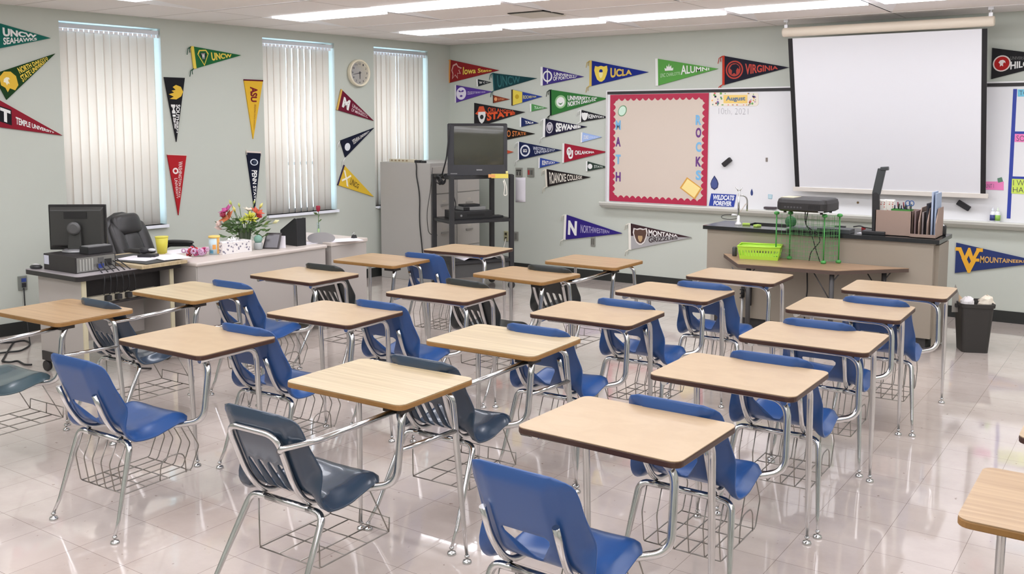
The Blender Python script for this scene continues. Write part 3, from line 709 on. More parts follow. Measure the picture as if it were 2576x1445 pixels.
pennant('bright green pennant lettered ALUMNI left of the red and black pennant', B, (1655, 148), (1656, 215), (1806.5, 173), (92, 158, 76), WHT, [('ALUMNI', .39, .86, -.5, .72, WHT, .02), ('UNC CHARLOTTE', .04, .38, -.45, -.12, (190, 218, 180), 0)], [('poly', .19, .3, .36, WHT, [(-.9, -.5), (-1, .1), (-.6, -.1), (-.5, .6), (-.15, .2), (0, 1), (.15, .2), (.5, .6), (.6, -.1), (1, .1), (.9, -.5)])], None, .03)
pennant('black pennant with red VIRGINIA lettering beside the projector screen', B, (1823, 141), (1823, 213), (1984, 169.4), (40, 40, 52), (196, 66, 50), [('VIRGINIA', .33, .84, -.58, .6, (196, 84, 74), .03)], [('disc', .16, 0, .64, (186, 76, 66)), ('disc', .16, 0, .54, (40, 40, 52)), ('disc', .16, 0, .46, (176, 74, 66)), ('poly', .16, 0, .42, (40, 40, 52), CREST)], (204, 60, 44), .024)
pennant('charcoal pennant with round red badge right of the projector screen', B, (2496, 120.5), (2493.5, 199), (2699, 146.5), (44, 44, 46), None, [('HILO', .24, .48, -.62, .05, WHT, .03), ('UNIVERSITY OF HAWAII', .24, .7, .2, .5, (120, 120, 120), 0)], [('disc', .13, -.05, .52, (226, 214, 208)), ('disc', .13, -.05, .44, (176, 40, 40)), ('poly', .13, -.05, .24, (236, 226, 222), CREST)])
pennant('large blue pennant with gold WV monogram right of the bench', B, (2405.5, 611), (2402, 687), (2626, 661), (50, 62, 110), None, [('MOUNTAINEERS', .29, .80, -.35, .32, (214, 170, 100), .02)], [('poly', .155, .08, .86, (230, 172, 60), [(-.95, .75), (-.55, .75), (-.28, .1), (-.05, .75), (.08, .75), (.3, .1), (.5, .6), (.5, .75), (.95, .75), (.95, .48), (.72, .48), (.35, -.35), (.2, -.35), (0, .15), (-.2, -.35), (-.35, -.35), (-.72, .48), (-.95, .48)]), ('poly', .165, -.42, .62, (230, 172, 60), [(-.8, .62), (-.3, .62), (0, 0.0), (.3, .62), (.95, .62), (.95, .3), (.62, .3), (.1, -.95), (-.1, -.95)])])
# ================================================================ CLOCK
c = at_left(899, 184, 0.0)
ck = empty('wall_clock', c, 0, 'round cream-rimmed wall clock between the middle and corner windows', 'clock')
MC = Matrix((LD, Vector((0, 0, 1)), LN)).transposed()   # local x=LD, y=up, z=out of wall
ck_l = lambda x, y, z: MC @ Vector((x, y, z))
rc = 0.150
MB().lathe([(rc-.004, 0), (rc, .01), (rc, .045), (rc-.006, .054), (rc-.016, .056), (rc-.022, .048), (rc-.022, .04)], (0, 0, 0), 40, MC).build('rim', mat('cream_plastic', (232, 224, 200), 0.4), ck)
MB().lathe([(rc-.02, .036), (rc-.02, .04)], (0, 0, 0), 40, MC).build('dial', mat('dial', (238, 239, 248), 0.5), ck)
mb = MB()
for k in range(1, 13):
    a = R(90-30*k); cx, cy = .103*cos(a), .103*sin(a); hgt = .011; t = str(k); wd = .008 if k < 10 else .014
    put_text(mb, t, lambda x, y: ck_l(cx+(x-.5)*2*wd, cy+(y-.5)*2*hgt, .041), .01)
mb.build('numerals', mat('ink', (50, 50, 58), 0.6), ck)
def hand(deg, L, w):
    a = R(90-deg); u = Vector((cos(a), sin(a))); n = Vector((-u.y, u.x)); mb = MB()
    pts = [-u*.018+n*w, -u*.018-n*w, u*L-n*w*.5, u*L+n*w*.5]
    mb.prism([ck_l(p.x, p.y, .043) for p in pts], LN*.002); return mb.build('hand', mat('ink', (50, 50, 58), 0.6), ck)
hand(258, .098, .0035); hand(181, .068, .005)
MB().lathe([(.008, .042), (.008, .047), (0, .048)], (0, 0, 0), 12, MC).build('hub', mat('ink', (50, 50, 58), 0.6), ck)
# ================================================================ WHITEBOARD, BULLETIN BOARD
def bw(px, py, off=0.0): return at_y(px, py, YB-off)
a = bw(1531, 231); z0 = bw(1535, 508).z; z1 = a.z; X0 = a.x; X1 = XR-.3
wbt = empty('whiteboard', ((X0+X1)/2, YB, z0), 0, 'long white dry-erase board with black top rail behind the projector screen', 'whiteboard')
def rel(o, root): o.location = -Vector(root.location); return o
rel(MB().box(X0, YB-.02, z0, X1, YB, z1-.02).build('board_surface', mat('whiteboard', (232, 232, 234), 0.22), wbt), wbt)
rel(MB().box(X0, YB-.03, z1-.03, X1, YB, z1).build('top_rail', mat('black_rail', (34, 30, 32), 0.5), wbt), wbt)
rel(MB().box(X0-.012, YB-.034, z1, X1, YB, z1+.012).build('frame', mat('alu_white', (222, 220, 220), 0.35, 0.3), wbt), wbt)
rel(MB().box(X0-.016, YB-.03, z0, X0, YB, z1).build('frame', mat('alu_white', (222, 220, 220), 0.35, 0.3), wbt), wbt)
mb = MB(); zt = z0
prof = [(0, zt), (-.09, zt-.004), (-.105, zt+.006), (-.112, zt-.004), (-.105, zt-.028), (-.05, zt-.062), (0, zt-.07)]
mb.prism([(X0-.05, YB+y, z) for y, z in prof], (X1-X0+.05, 0, 0)); rel(mb.build('tray', mat('tray_grey', (206, 206, 198), 0.4, 0.2), wbt), wbt)
WY = YB-.02
def onb(px, py, off=0.0): return at_y(px, py, WY-off)
bb = empty('bulletin_board', onb(1655, 516), 0, 'tan bulletin board with crimson scalloped border on the whiteboard', 'bulletin board')
A_, B_, C_, D_ = onb(1537, 237), onb(1784, 236), onb(1779, 516), onb(1533.5, 507)
bx0, bx1, bz0, bz1 = (A_.x+D_.x)/2, (B_.x+C_.x)/2, (C_.z+D_.z)/2, (A_.z+B_.z)/2
rel(MB().box(bx0, WY-.010, bz0, bx1, WY, bz1).build('panel', mat('tan_paper', (212, 198, 184), 0.8), bb), bb)
def scallop(x0, z0, x1, z1, inward):
    L = math.hypot(x1-x0, z1-z0); n = max(3, int(L/.068)); pts = [(x0, z0), (x1, z1)]; out = []
    ux, uz = (x1-x0)/L, (z1-z0)/L; w = .040
    for i in range(n, -1, -1):
        for q in (0.5, .375, .25, .125, 0, -.125, -.25, -.375):
            t = (i+q)/n
            if 0 <= t <= 1:
                d = w+.028*abs(cos(pi*t*n)); out.append((x0+ux*L*t+inward[0]*d, z0+uz*L*t+inward[1]*d))
    return pts+out
CRIM = mat('crimson_border', (178, 34, 70), 0.6)
for (p, q, inn) in (((bx0, bz1), (bx1, bz1), (0, -1)), ((bx1, bz0), (bx0, bz0), (0, 1)), ((bx0, bz0), (bx0, bz1), (1, 0)), ((bx1, bz1), (bx1, bz0), (-1, 0))):
    mb = MB(); mb.prism([(x, WY-.0125-(.0006 if inn[0] else 0), z) for x, z in scallop(p[0], p[1], q[0], q[1], inn)], (0, .002, 0)); rel(mb.build('border', CRIM, bb), bb)
SKY = mat('letter_sky', (122, 182, 224), 0.6); VIO = mat('letter_violet', (104, 52, 128), 0.6)
for txt, cx, ys, side in (('MATH', 1555, (315, 357, 401, 445), 'left'), ('ROCKS', 1757, (302, 334, 370, 407, 441), 'right')):
    for i, ch in enumerate(txt):
        p = onb(cx, ys[i], .013); mb = MB(); hw, hh = .031, .052
        put_text(mb, ch, lambda x, y: Vector((p.x+(x-.5)*2*hw, p.y, p.z+(y-.5)*2*hh)), .04)
        o = mb.build('letter', (SKY if i % 2 == 0 else VIO), None)
        tag(o, '%s letter %s on the %s side of the bulletin board' % ('sky blue' if i % 2 == 0 else 'violet', ch, side), 'letter', 'letters on the bulletin board')
def flat_card(name, label, cat, corners, rgb, off, thick=.003, bezel=None, group=None):
    pts = [onb(x, y, off) for x, y in corners]; c0 = sum(pts, Vector())/len(pts)
    e = empty(name, c0, 0, label, cat, group)
    rel(MB().prism(pts, (0, thick, 0)).build('card', mat('card_%d_%d_%d' % rgb, rgb, 0.6), e), e)
    if bezel:
        pts2 = [c0+(p-c0)*.84-Vector((0, .0015, 0)) for p in pts]
        rel(MB().prism(pts2, (0, .0014, 0)).build('inner_panel', mat('card_%d_%d_%d' % bezel, bezel, 0.6), e), e)
    return e
flat_card('paper_card', 'yellow bordered card tilted in the lower right of the bulletin board', 'card', [(1728, 446), (1766, 474), (1748, 502), (1710, 473)], (216, 160, 70), .013, bezel=(246, 224, 150))
ov = [(1565.5+13*cos(t)*.8-9*sin(t)*.35, 279-15*sin(t)*.8-cos(t)*7) for t in [2*pi*i/24 for i in range(24)]]
flat_card('oval_sticker', 'green edged oval sticker in the upper left of the bulletin board', 'sticker', ov, (104, 148, 108), .013, bezel=(206, 232, 214))
# month banner and handwriting
mbn = flat_card('month_banner', 'colourful August banner taped to the whiteboard beside the bulletin board', 'banner', [(1788, 232), (1906, 234), (1908, 240), (1908, 262), (1903, 267), (1788, 267)], (236, 228, 214), .004)
loc = Vector(mbn.location)
def onban(mb, pts, m, nm): 
    mb.prism([onb(x, y, .0055) for x, y in pts], (0, .001, 0))
mb = MB(); onban(mb, [(1820, 239), (1880, 239), (1880, 260), (1820, 260)], None, ''); o = mb.build('centre_panel', mat('banner_yellow', (242, 208, 118), 0.6), mbn); o.location = -loc
rnd = random.Random(3)
for cc, nm in (((226, 120, 120), 'pink'), ((90, 140, 130), 'teal'), ((236, 170, 60), 'orange'), ((150, 120, 190), 'lilac'), ((110, 170, 80), 'green')):
    mb = MB()
    for i in range(9):
        x = rnd.choice([rnd.uniform(1791, 1817), rnd.uniform(1882, 1902), rnd.uniform(1791, 1902)]); y = rnd.uniform(234, 264) if not 1815 < x < 1884 else rnd.choice([235.5, 264])
        r = rnd.uniform(1.2, 3.2) if not 1815 < x < 1884 else 1.5
        onban(mb, [(x+r*cos(t), y+r*sin(t)) for t in [2*pi*k/7+i for k in range(7)]], None, '')
    o = mb.build('pattern', mat('banner_'+nm, cc, 0.6), mbn); o.location = -loc
mb = MB(); put_text(mb, 'August', quad_fn(onb(1826, 257, .007), onb(1875, 256, .007), onb(1875, 242, .007), onb(1826, 242, .007)), .03); o = mb.build('lettering', mat('banner_blue', (90, 120, 150), 0.6), mbn); o.location = -loc
mb = MB()
put_text(mb, '10th, 2021', quad_fn(onb(1808, 290, .001), onb(1882, 291, .001), onb(1882, 273, .001), onb(1808, 272, .001)), -.025)
rel(mb.build('handwriting', mat('dry_marker_grey', (150, 150, 154), 0.6), wbt), wbt)
# board magnets, erasers
def eraser(name, label, p, q, w, rgb, group='erasers on the whiteboard'):
    a, b = onb(*p, 0.0), onb(*q, 0.0); d = b-a; L = d.length; u = d.normalized(); v = u.cross(Vector((0, 1, 0)))
    e = empty(name, (a+b)/2, 0, label, 'eraser', group); r = Matrix((u, Vector((0, 1, 0)), v)).transposed()
    MB().cbox((0, -.012, 0), (L, .024, w), r).build('felt_pad', mat('eraser_felt', (60, 58, 60), 0.9), e, bevel=.004)
    MB().cbox((0, -.032, 0), (L, .018, w), r).build('grip', mat('eraser_%d' % rgb[0], rgb, 0.5), e, bevel=.005)
eraser('whiteboard_eraser', 'black eraser stuck slanting on the board left of the screen', (1821, 416), (1840, 400), .046, (34, 32, 34))
eraser('whiteboard_eraser', 'black eraser stuck slanting on the board below the screen corner', (2410, 508), (2440, 526), .046, (32, 32, 36))
eraser('whiteboard_eraser', 'dark eraser lying along the tray left of the projector', (1924, 522.5), (1955, 523.5), .022, (70, 60, 66))
dr = [(0, 1.0), (.45, .35), (.62, -.15), (.5, -.7), (0, -1), (-.5, -.7), (-.62, -.15), (-.45, .35)]
flat_card('drop_magnet', 'navy droplet shaped magnet beside the bulletin board', 'magnet', [(1797+16*x, 460-18*y) for x, y in dr], (36, 44, 90), .006, .006, bezel=(70, 84, 140))
flat_card('drop_magnet', 'tiny navy droplet sticker right of the faucet', 'magnet', [(1891+5*x, 484-9*y) for x, y in dr], (44, 62, 120), .004)
flat_card('square_magnet', 'small pale blue square stuck to the board left of the projector', 'magnet', [(1932, 489), (1943, 490), (1942, 501), (1932, 500)], (150, 190, 206), .004, bezel=(190, 214, 222))
flat_card('clip_magnet', 'tiny grey clip on the board left of the screen', 'magnet', [(1926, 397), (1931, 397), (1931, 407), (1926, 407)], (130, 120, 112), .006)
flat_card('round_magnet', 'tiny brown round magnet below the screen left of the document camera', 'magnet', [(2158+3*cos(t), 510+3*sin(t)) for t in [2*pi*k/10 for k in range(10)]], (120, 96, 60), .006)
wc = flat_card('bumper_sticker', 'blue and white WILDCATS FOREVER sign standing on the tray under the bulletin board', 'sign', [(1789, 487), (1852, 490), (1846, 521), (1783, 518)], (36, 62, 158), .006)
wl = Vector(wc.location); mb = MB()
put_text(mb, 'WILDCATS', quad_fn(onb(1792, 503, .008), onb(1846, 505, .008), onb(1848, 492, .008), onb(1794, 490, .008)), .05)
put_text(mb, 'FOREVER', quad_fn(onb(1794, 517, .008), onb(1840, 519, .008), onb(1842, 507, .008), onb(1796, 505, .008)), .05)
o = mb.build('lettering', mat('sign_white', (226, 230, 240), 0.6), wc); o.location = -wl
# right hand section: blue tape grid, notes
tp = empty('tape_grid', onb(2550, 550), 0, 'dark blue tape grid on the board at the right edge', 'tape')
tl = Vector(tp.location)
def tape(pa, pb, w):
    a, b = onb(*pa), onb(*pb); mb = MB()
    if abs(a.x-b.x) < abs(a.z-b.z): xm = (a.x+b.x)/2; mb.box(xm-w/2, WY-.0015, b.z, xm+w/2, WY, a.z)
    else: zm = a.z; mb.box(a.x, WY-.0020, zm-w/2, b.x, WY, zm+w/2)
    o = mb.build('tape_strip', mat('blue_tape', (40, 62, 160), 0.5), tp); o.location = -tl
tape((2555, 224), (2536, 550), .03); tape((2550, 334), (2640, 338), .022); tape((2545, 447), (2640, 452), .022)
def note(name, label, c4, rgb, lines, ink=(70, 70, 80)):
    e = flat_card(name, label, 'note', c4, rgb, .003, .002, group='notes on the right board'); l = Vector(e.location); mb = MB()
    for (t, q) in lines: put_text(mb, t, quad_fn(*[onb(x, y, .004) for x, y in q]), -.01)
    if lines: o = mb.build('handwriting', mat('note_ink', ink, 0.6), e); o.location = -l
note('paper_note', 'cyan paper note at the top of the tape grid', [(2560, 225), (2640, 224), (2640, 243), (2560, 243)], (120, 200, 226), [('TODAY', [(2564, 240), (2620, 240), (2620, 228), (2564, 228)])])
note('paper_note', 'pink paper note at the right edge inside the tape grid', [(2553, 337), (2640, 339), (2640, 360), (2552, 357)], (242, 130, 190), [('SO I CAN', [(2557, 355), (2630, 356), (2630, 343), (2557, 341)])])
note('paper_note', 'lime paper note at the right edge below the pink one', [(2546, 450), (2640, 454), (2640, 492), (2544, 487)], (206, 228, 96), [('I WILL', [(2549, 467), (2600, 468), (2600, 454), (2549, 453)]), ('HAVE', [(2548, 484), (2598, 486), (2598, 472), (2548, 471)])])
note('paper_note', 'pink paper strip beside the lower right corner of the screen', [(2470, 457), (2525, 457), (2525, 479), (2472, 477)], (238, 134, 190), [('UNIT 1', [(2480, 473), (2500, 473), (2500, 463), (2480, 463)])])
flat_card('green_magnet', 'small dark green square magnet above the pink strip', 'magnet', [(2509, 449), (2520, 446), (2523, 457), (2511, 460)], (92, 134, 110), .006, .005)
# bottles on the tray
for px, rg, cap, lb in ((2496.5, (60, 70, 130), (236, 240, 246), 'small bottle with blue label on the board tray, left of two'), (2509, (150, 196, 90), (232, 244, 226), 'small bottle with green label on the board tray, right of two')):
    b0 = at_y(px, 556, YB-.06); b0.z = z0+.004; e = empty('glue_bottle', b0, 0, lb, 'bottle', 'bottles on the tray')
    MB().lathe([(.020, 0), (.022, .004), (.022, .075), (.016, .09), (.010, .094)], (0, 0, 0), 16).build('bottle', mat('bottle_white', (236, 238, 240), 0.35), e)
    MB().lathe([(.0226, .012), (.0226, .062)], (0, 0, 0), 16).build('label_band', mat('lab%d' % rg[0], rg, 0.5), e)
    MB().lathe([(.011, .093), (.010, .106), (.004, .125), (.003, .13)], (0, 0, 0), 12).build('nozzle', mat('cap%d' % cap[0], cap, 0.4), e)
# ================================================================ PROJECTOR SCREEN
YT, YBt = YB-.47, YB-.13
TL, TR, BR, BL = at_y(1983, 96, YT), at_y(2487, 73, YT), at_y(2477, 488, YBt), at_y(2000, 473, YBt)
zt = (TL.z+TR.z)/2; zb = (BL.z+BR.z)/2
xl = (TL.x+BL.x)/2; xr = (TR.x+BR.x)/2
scr = empty('projector_screen', ((xl+xr)/2, YT, zt), 0, 'white pull-down projector screen hung from the ceiling before the whiteboard', 'screen'); sl = Vector(scr.location)
def sp(x, f, d=0): return Vector((x, YT+(YBt-YT)*f-d, zt+(zb-zt)*f))
bwid = .05
o = MB().hexa([sp(xl, 1), sp(xr, 1), sp(xr, 1, -.002), sp(xl, 1, -.002), sp(xl, 0), sp(xr, 0), sp(xr, 0, -.002), sp(xl, 0, -.002)]).build('screen_fabric', mat('screen_white', (226, 226, 230), 0.7), scr); o.location = -sl
for a_, b_ in ((xl, xl+.042), (xr-.042, xr)):
    o = MB().hexa([sp(a_, 1, .002), sp(b_, 1, .002), sp(b_, 1, .001), sp(a_, 1, .001), sp(a_, 0, .002), sp(b_, 0, .002), sp(b_, 0, .001), sp(a_, 0, .001)]).build('black_border', mat('screen_black', (26, 24, 26), 0.7), scr); o.location = -sl
o = MB().hexa([sp(xl-.02, 1.025, .012), sp(xr+.02, 1.025, .012), sp(xr+.02, 1.025, -.012), sp(xl-.02, 1.025, -.012), sp(xl-.02, .995, .012), sp(xr+.02, .995, .012), sp(xr+.02, .995, -.012), sp(xl-.02, .995, -.012)]).build('bottom_bar', mat('screen_bar', (228, 222, 214), 0.5), scr, bevel=.003); o.location = -sl
ca, cb = at_y(1970, 80, YT), at_y(2502, 55, YT); zc = (ca.z+cb.z)/2
MX = Matrix.Rotation(R(90), 4, 'Y').to_3x3()
o = MB().lathe([(.038, 0), (.043, .01), (.043, cb.x-ca.x-.01), (.038, cb.x-ca.x)], (ca.x, YT, zc), 20, MX).build('roller_case', mat('screen_case', (236, 224, 206), 0.45), scr); o.location = -sl
for x in (ca.x+.03, cb.x-.03):
    mb = MB(); mb.tube(fillet([(x, YT, zc+.03), (x, YT, zc+.09), (x+.012, YT, zc+.12), (x, YT, zc+.15), (x, YT, HC)], .01, 3), .004, 8); mb.cbox((x, YT, zc+.05), (.03, .03, .04)); mb.cbox((x, YT, HC-.012), (.04, .04, .024))
    o = mb.build('ceiling_hook', mat('hook_white', (220, 220, 222), 0.35, 0.4), scr); o.location = -sl
mb = MB(); p1 = sp((TL.x+TR.x)/2-.03, 1.0, .016); mb.tube([p1, p1+Vector((0, 0, .16))], .0012, 5); o = mb.build('pull_cord', mat('cord_white', (225, 225, 225), 0.5), scr); o.location = -sl
# ================================================================ WALL PLATES
def plate(name, label, px, py, wpx, hpx, rgb, cat, detail=None, wall='B', group=None):
    p = at_y(px, py, YB) if wall == 'B' else at_left(px, py)
    U = Vector((1, 0, 0)) if wall == 'B' else LD; N = Vector((0, -1, 0)) if wall == 'B' else LN
    dist = (p-EYE).length; w = wpx/F_PX*dist*1.15; h = hpx/F_PX*dist
    Rm = Matrix((U, -N, Vector((0, 0, 1)))).transposed(); e = empty(name, p, 0, label, cat, group)
    MB().cbox(N*.006, (w, .012, h), Rm).build('cover_plate', mat('plate_%d' % rgb[0], rgb, 0.4, 0.3), e, bevel=.003)
    for (dx, dz, dw, dh, c2, nm) in (detail or []):
        MB().cbox(N*.014+U*dx*w+Vector((0, 0, dz*h)), (dw*w, .006, dh*h), Rm).build(nm, mat('pd_%d_%d' % (c2[0], c2[2]), c2, 0.5), e)
    return e
G3_ = (150, 150, 142)
plate('thermostat', 'grey slotted wall plate left of the one with a red switch', 1306.5, 433.5, 18, 23, G3_, 'thermostat', [(0, .2, .7, .18, (60, 60, 56), 'slot'), (-.2, -.15, .2, .4, (70, 70, 66), 'louvre'), (.2, -.15, .2, .4, (70, 70, 66), 'louvre')])
plate('switch_plate', 'grey wall plate with small red switch', 1336, 434, 18, 23, (140, 140, 132), 'switch', [(-.25, 0, .2, .5, (170, 40, 44), 'red_switch'), (.15, 0, .3, .5, (90, 90, 84), 'panel')])
plate('wall_outlet', 'beige outlet with a white cord behind the black cart', 1274, 594, 11, 25, (190, 186, 150), 'outlet', [(0, .22, .5, .25, (60, 56, 40), 'socket'), (0, -.22, .5, .25, (60, 56, 40), 'socket')])
plate('wall_outlet', 'grey outlet plate just right of the black cart', 1299, 594.5, 12, 23, G3_, 'outlet', [(0, 0, .45, .7, (110, 110, 104), 'socket')])
plate('wall_outlet', 'grey outlet box hanging below the purple N pennant', 1492.5, 608, 11, 25, (150, 146, 138), 'outlet', [(-.2, 0, .12, .6, (90, 88, 80), 'seam'), (.2, 0, .12, .6, (90, 88, 80), 'seam')])
plate('wall_outlet', 'grey outlet with blue plug near the floor at the left edge', 56, 712, 17, 32, (136, 140, 134), 'outlet', [(.1, .2, .5, .25, (50, 70, 140), 'plug'), (.1, -.15, .45, .3, (40, 40, 44), 'plug')], 'L')
# paper sheet on the wall
mb = MB(); vs = []
for i in range(9):
    for j in range(3):
        p = at_y(1297+(1322-1297)*j/2, 447+(509-447)*i/8, YB-.001-.004*abs(sin(i*.6))*(j/2)); vs.append(p)
mb.add(vs, [(i*3+j, i*3+j+1, (i+1)*3+j+1, (i+1)*3+j) for i in range(8) for j in range(2)], True)
o = mb.build('paper_sheet', mat('paper_white', (232, 228, 234), 0.7)); sd = o.modifiers.new('s', 'SOLIDIFY'); sd.thickness = .001
tag(o, 'white paper sheet taped to the wall right of the cart', 'paper')
# ================================================================ DEMONSTRATION BENCH
TAUPE = mat('taupe_laminate', (154, 144, 130), 0.5, noise=0.02, nscale=5)
STONE = mat('black_stone_top', (40, 42, 42), 0.22, noise=0.1, nscale=30)
DARKG = mat('dark_grey_metal', (62, 60, 60), 0.45)
p0 = at_z(2337, 886, 0); bf = p0.y; bxr = p0.x
ZT = at_y(2353, 604, bf-.02).z; bxl = at_y(1772, 572, bf-.02).x
rr_ = at_z(2411, 590, ZT); byr = rr_.y
bench = empty('demonstration_bench', ((bxl+bxr)/2, bf, 0), 0, 'taupe science bench with black stone top before the whiteboard', 'bench'); bl_ = Vector(bench.location)
def brel(o): o.location = -bl_; return o
yb2 = byr-.03
brel(MB().box(bxl+.02, bf, .10, bxr, yb2, ZT-.03).build('cabinet_body', TAUPE, bench))
brel(MB().box(bxl+.05, bf+.04, 0, bxr-.04, yb2-.03, .10).build('plinth', DARKG, bench))
brel(MB().box(bxr-.001, bf+.06, .02, bxr+.03, yb2-.01, ZT-.05).build('side_panel', TAUPE, bench))
sk0 = at_z(1857, 566, ZT); sx0, sx1, sy0, sy1 = sk0.x+.05, sk0.x+.42, max(sk0.y, bf+.08), max(sk0.y, bf+.08)+.28
mb = MB(); x0, x1, y0, y1 = bxl-.01, bxr+.045, bf-.03, byr
for q in ((x0, y0, sx0, y1), (sx1, y0, x1, y1), (sx0, y0, sx1, sy0), (sx0, sy1, sx1, y1)): mb.box(q[0], q[1], ZT-.032, q[2], q[3], ZT)
brel(mb.build('stone_top', STONE, bench))
mb = MB()
mb.box(sx0-.01, sy0-.01, ZT-.2, sx1+.01, sy1+.01, ZT-.19); mb.box(sx0-.01, sy0-.01, ZT-.2, sx0, sy1+.01, ZT-.03); mb.box(sx1, sy0-.01, ZT-.2, sx1+.01, sy1+.01, ZT-.03); mb.box(sx0, sy0-.01, ZT-.2, sx1, sy0, ZT-.03); mb.box(sx0, sy1, ZT-.2, sx1, sy1+.01, ZT-.03)
brel(mb.build('sink_basin', STONE, bench))
# faucet
fb = at_z(1857, 566, ZT); fb = Vector((fb.x, fb.y, ZT))
top = at_y(1857, 474, fb.y).z-ZT
fc = empty('lab_faucet', fb, 0, 'tall chrome laboratory faucet with wire hoops at the sink', 'faucet')
MB().lathe([(.030, 0), (.026, .012), (.014, .03), (.012, .08)], (0, 0, 0), 16).build('base', mat('enamel_white', (228, 228, 226), 0.3), fc)
sp_ = .085
MB().tube([(0, 0, .06), (0, 0, top-.02)], .009, 10).build('riser', CHROME, fc)
RV = Vector((_cy, _sy, 0))
MB().tube(fillet([Vector((0, 0, top-.06)), RV*.055+Vector((0, 0, top-.065)), RV*.075+Vector((0, 0, top-.10)), RV*.075+Vector((0, 0, top-.20))], .03, 5), .007, 8).build('gooseneck', CHROME, fc)
MB().tube(fillet([RV*.075+Vector((0, 0, top-.19)), RV*.07+Vector((0, 0, .20)), RV*.02+Vector((0, 0, .12)), Vector((0, 0, .11))], .06, 6), .004, 8).build('hose', mat('hose_clear', (200, 190, 176), 0.4), fc)
mb = MB()
for s in (-1, 1): mb.tube([Vector((0, 0, top-.03)), RV*(.028*s)+Vector((0, 0, top+.01))], .005, 6)
mb.build('top_fork', CHROME, fc)
for s, nm in ((-1, 'l'), (-.3, 'r')):
    mb = MB(); mb.tube([RV*(-.012)+Vector((0, 0, .085)), RV*(-.05)+Vector((0, s*.02, .09))], .008, 8)
    mb.build('tap_handle', mat('enamel_white', (228, 228, 226), 0.3), fc)
cw = Vector((0, 0, .07)); mb = MB()
mb.tube([cw+RV*(-.075+.075*cos(t))+Vector((0, 0, .022*sin(t))) for t in [2*pi*k/20 for k in range(20)]], .003, 6, closed=True); mb.build('wire_hoop', mat('wire_black', (60, 58, 56), 0.5), fc)
# small lime sponges by the sink
for i, (px, py) in enumerate(((1872, 566), (1900, 570))):
    q = at_z(px, py, ZT); o = MB().box(-.03, -.02, 0, .035, .02, .018).build('sponge', mat('lime_sponge', (176, 206, 96), 0.9), None, bevel=.004)
    o.location = (q.x+.02, q.y-.01, ZT); o.rotation_euler = (0, 0, .3+i); tag(o, ('lime sponge right beside the faucet base', 'lime sponge on the bench edge, further right from the faucet')[i], 'sponge')
def bt(px, py): q = at_z(px, py, ZT); return Vector((q.x, min(q.y, byr-.10), ZT))
# ---------------------------------------------------------------- trapezoid table
ZTb = at_y(1825, 638, bf-.03).z
P = [at_z(1825, 637, ZTb), at_z(1856, 664, ZTb), at_z(2101, 681.5, ZTb), at_z(2290, 669, ZTb)]
yk = bf-.035
pol = [P[0], P[1], P[2], P[3], Vector((P[3].x+.02, yk, ZTb)), Vector((P[0].x, yk, ZTb))]
pol[0] = Vector((P[0].x, min(P[0].y, yk-.01), ZTb))
if P[3].y > yk-.02: pol[3] = Vector((P[3].x, yk-.02, ZTb)); 
tb = empty('trapezoid_table', (sum(p.x for p in P)/4, sum(p.y for p in P)/4, 0), 0, 'brown trapezoid activity table pushed against the front of the bench', 'table'); tl_ = Vector(tb.location)
def trel(o): o.location = -tl_; return o
trel(MB().prism([Vector((p.x, p.y, ZTb-.004)) for p in pol], (0, 0, .004)).build('tabletop', wood_mat('table_laminate', (150, 122, 96), (168, 138, 110), 0.35, (3, 12, 3)), tb))
trel(MB().prism([Vector((p.x, p.y, ZTb-.032)) for p in pol], (0, 0, .0275)).build('edge_band', mat('table_edge', (82, 66, 58), 0.5), tb))
for (px, py) in ((2090, 690), (2222, 684), (1880, 675)):
    q = at_z(px, py, ZTb-.03); x_, y_ = q.x, q.y+.03
    if px == 2222: y_ = min(y_, yk-.05)
    o = MB().tube([(x_, y_, 0), (x_, y_, ZTb-.03)], .019, 12).build('leg', DARKG, tb); trel(o)
    mb = MB(); mb.tube([(x_-.14, y_, ZTb-.035), (x_-.01, y_, ZTb-.24)], .005, 6); mb2 = MB(); mb2.tube([(x_+.05, y_+.0, ZTb-.035), (x_+.01, y_, ZTb-.09)], .005, 6)
    trel(mb.build('brace', DARKG, tb)); trel(mb2.build('brace', DARKG, tb))
def tt(px, py): q = at_z(px, py, ZTb); return Vector((q.x, q.y, ZTb))
# ---------------------------------------------------------------- green wire stand
GRN_ = mat('green_plastic', (70, 150, 72), 0.45); GWIRE = mat('green_wire', (96, 160, 96), 0.5)
c1, c2_, c3, c4 = tt(1951, 653), tt(2071, 664), tt(2109, 655), tt(1989, 645)
c3 = Vector((at_y(2109, 658, bf-.065).x, bf-.065, ZTb)) if c3.y > bf-.065 else c3
c4 = c1+(c3-c2_); c4.y = min(c4.y, bf-.065)
hr = at_y(1951, 536, c1.y).z-ZTb
st = empty('wire_grid_stand', c1, 0, 'green wire grid stand with knob feet on the trapezoid table', 'stand'); so_ = Vector(st.location)
def srel(o): o.location = -so_; return o
for c in (c1, c2_, c3, c4):
    o = MB().tube([c+Vector((0, 0, .005)), c+Vector((0, 0, hr))], .006, 8).build('post', GRN_, st); srel(o)
    for z in (0, hr-.012, ):
        o = MB().lathe([(.016, 0), (.022, .006), (.022, .018), (.012, .026)], c+Vector((0, 0, z)), 12).build('connector', GRN_, st); srel(o)
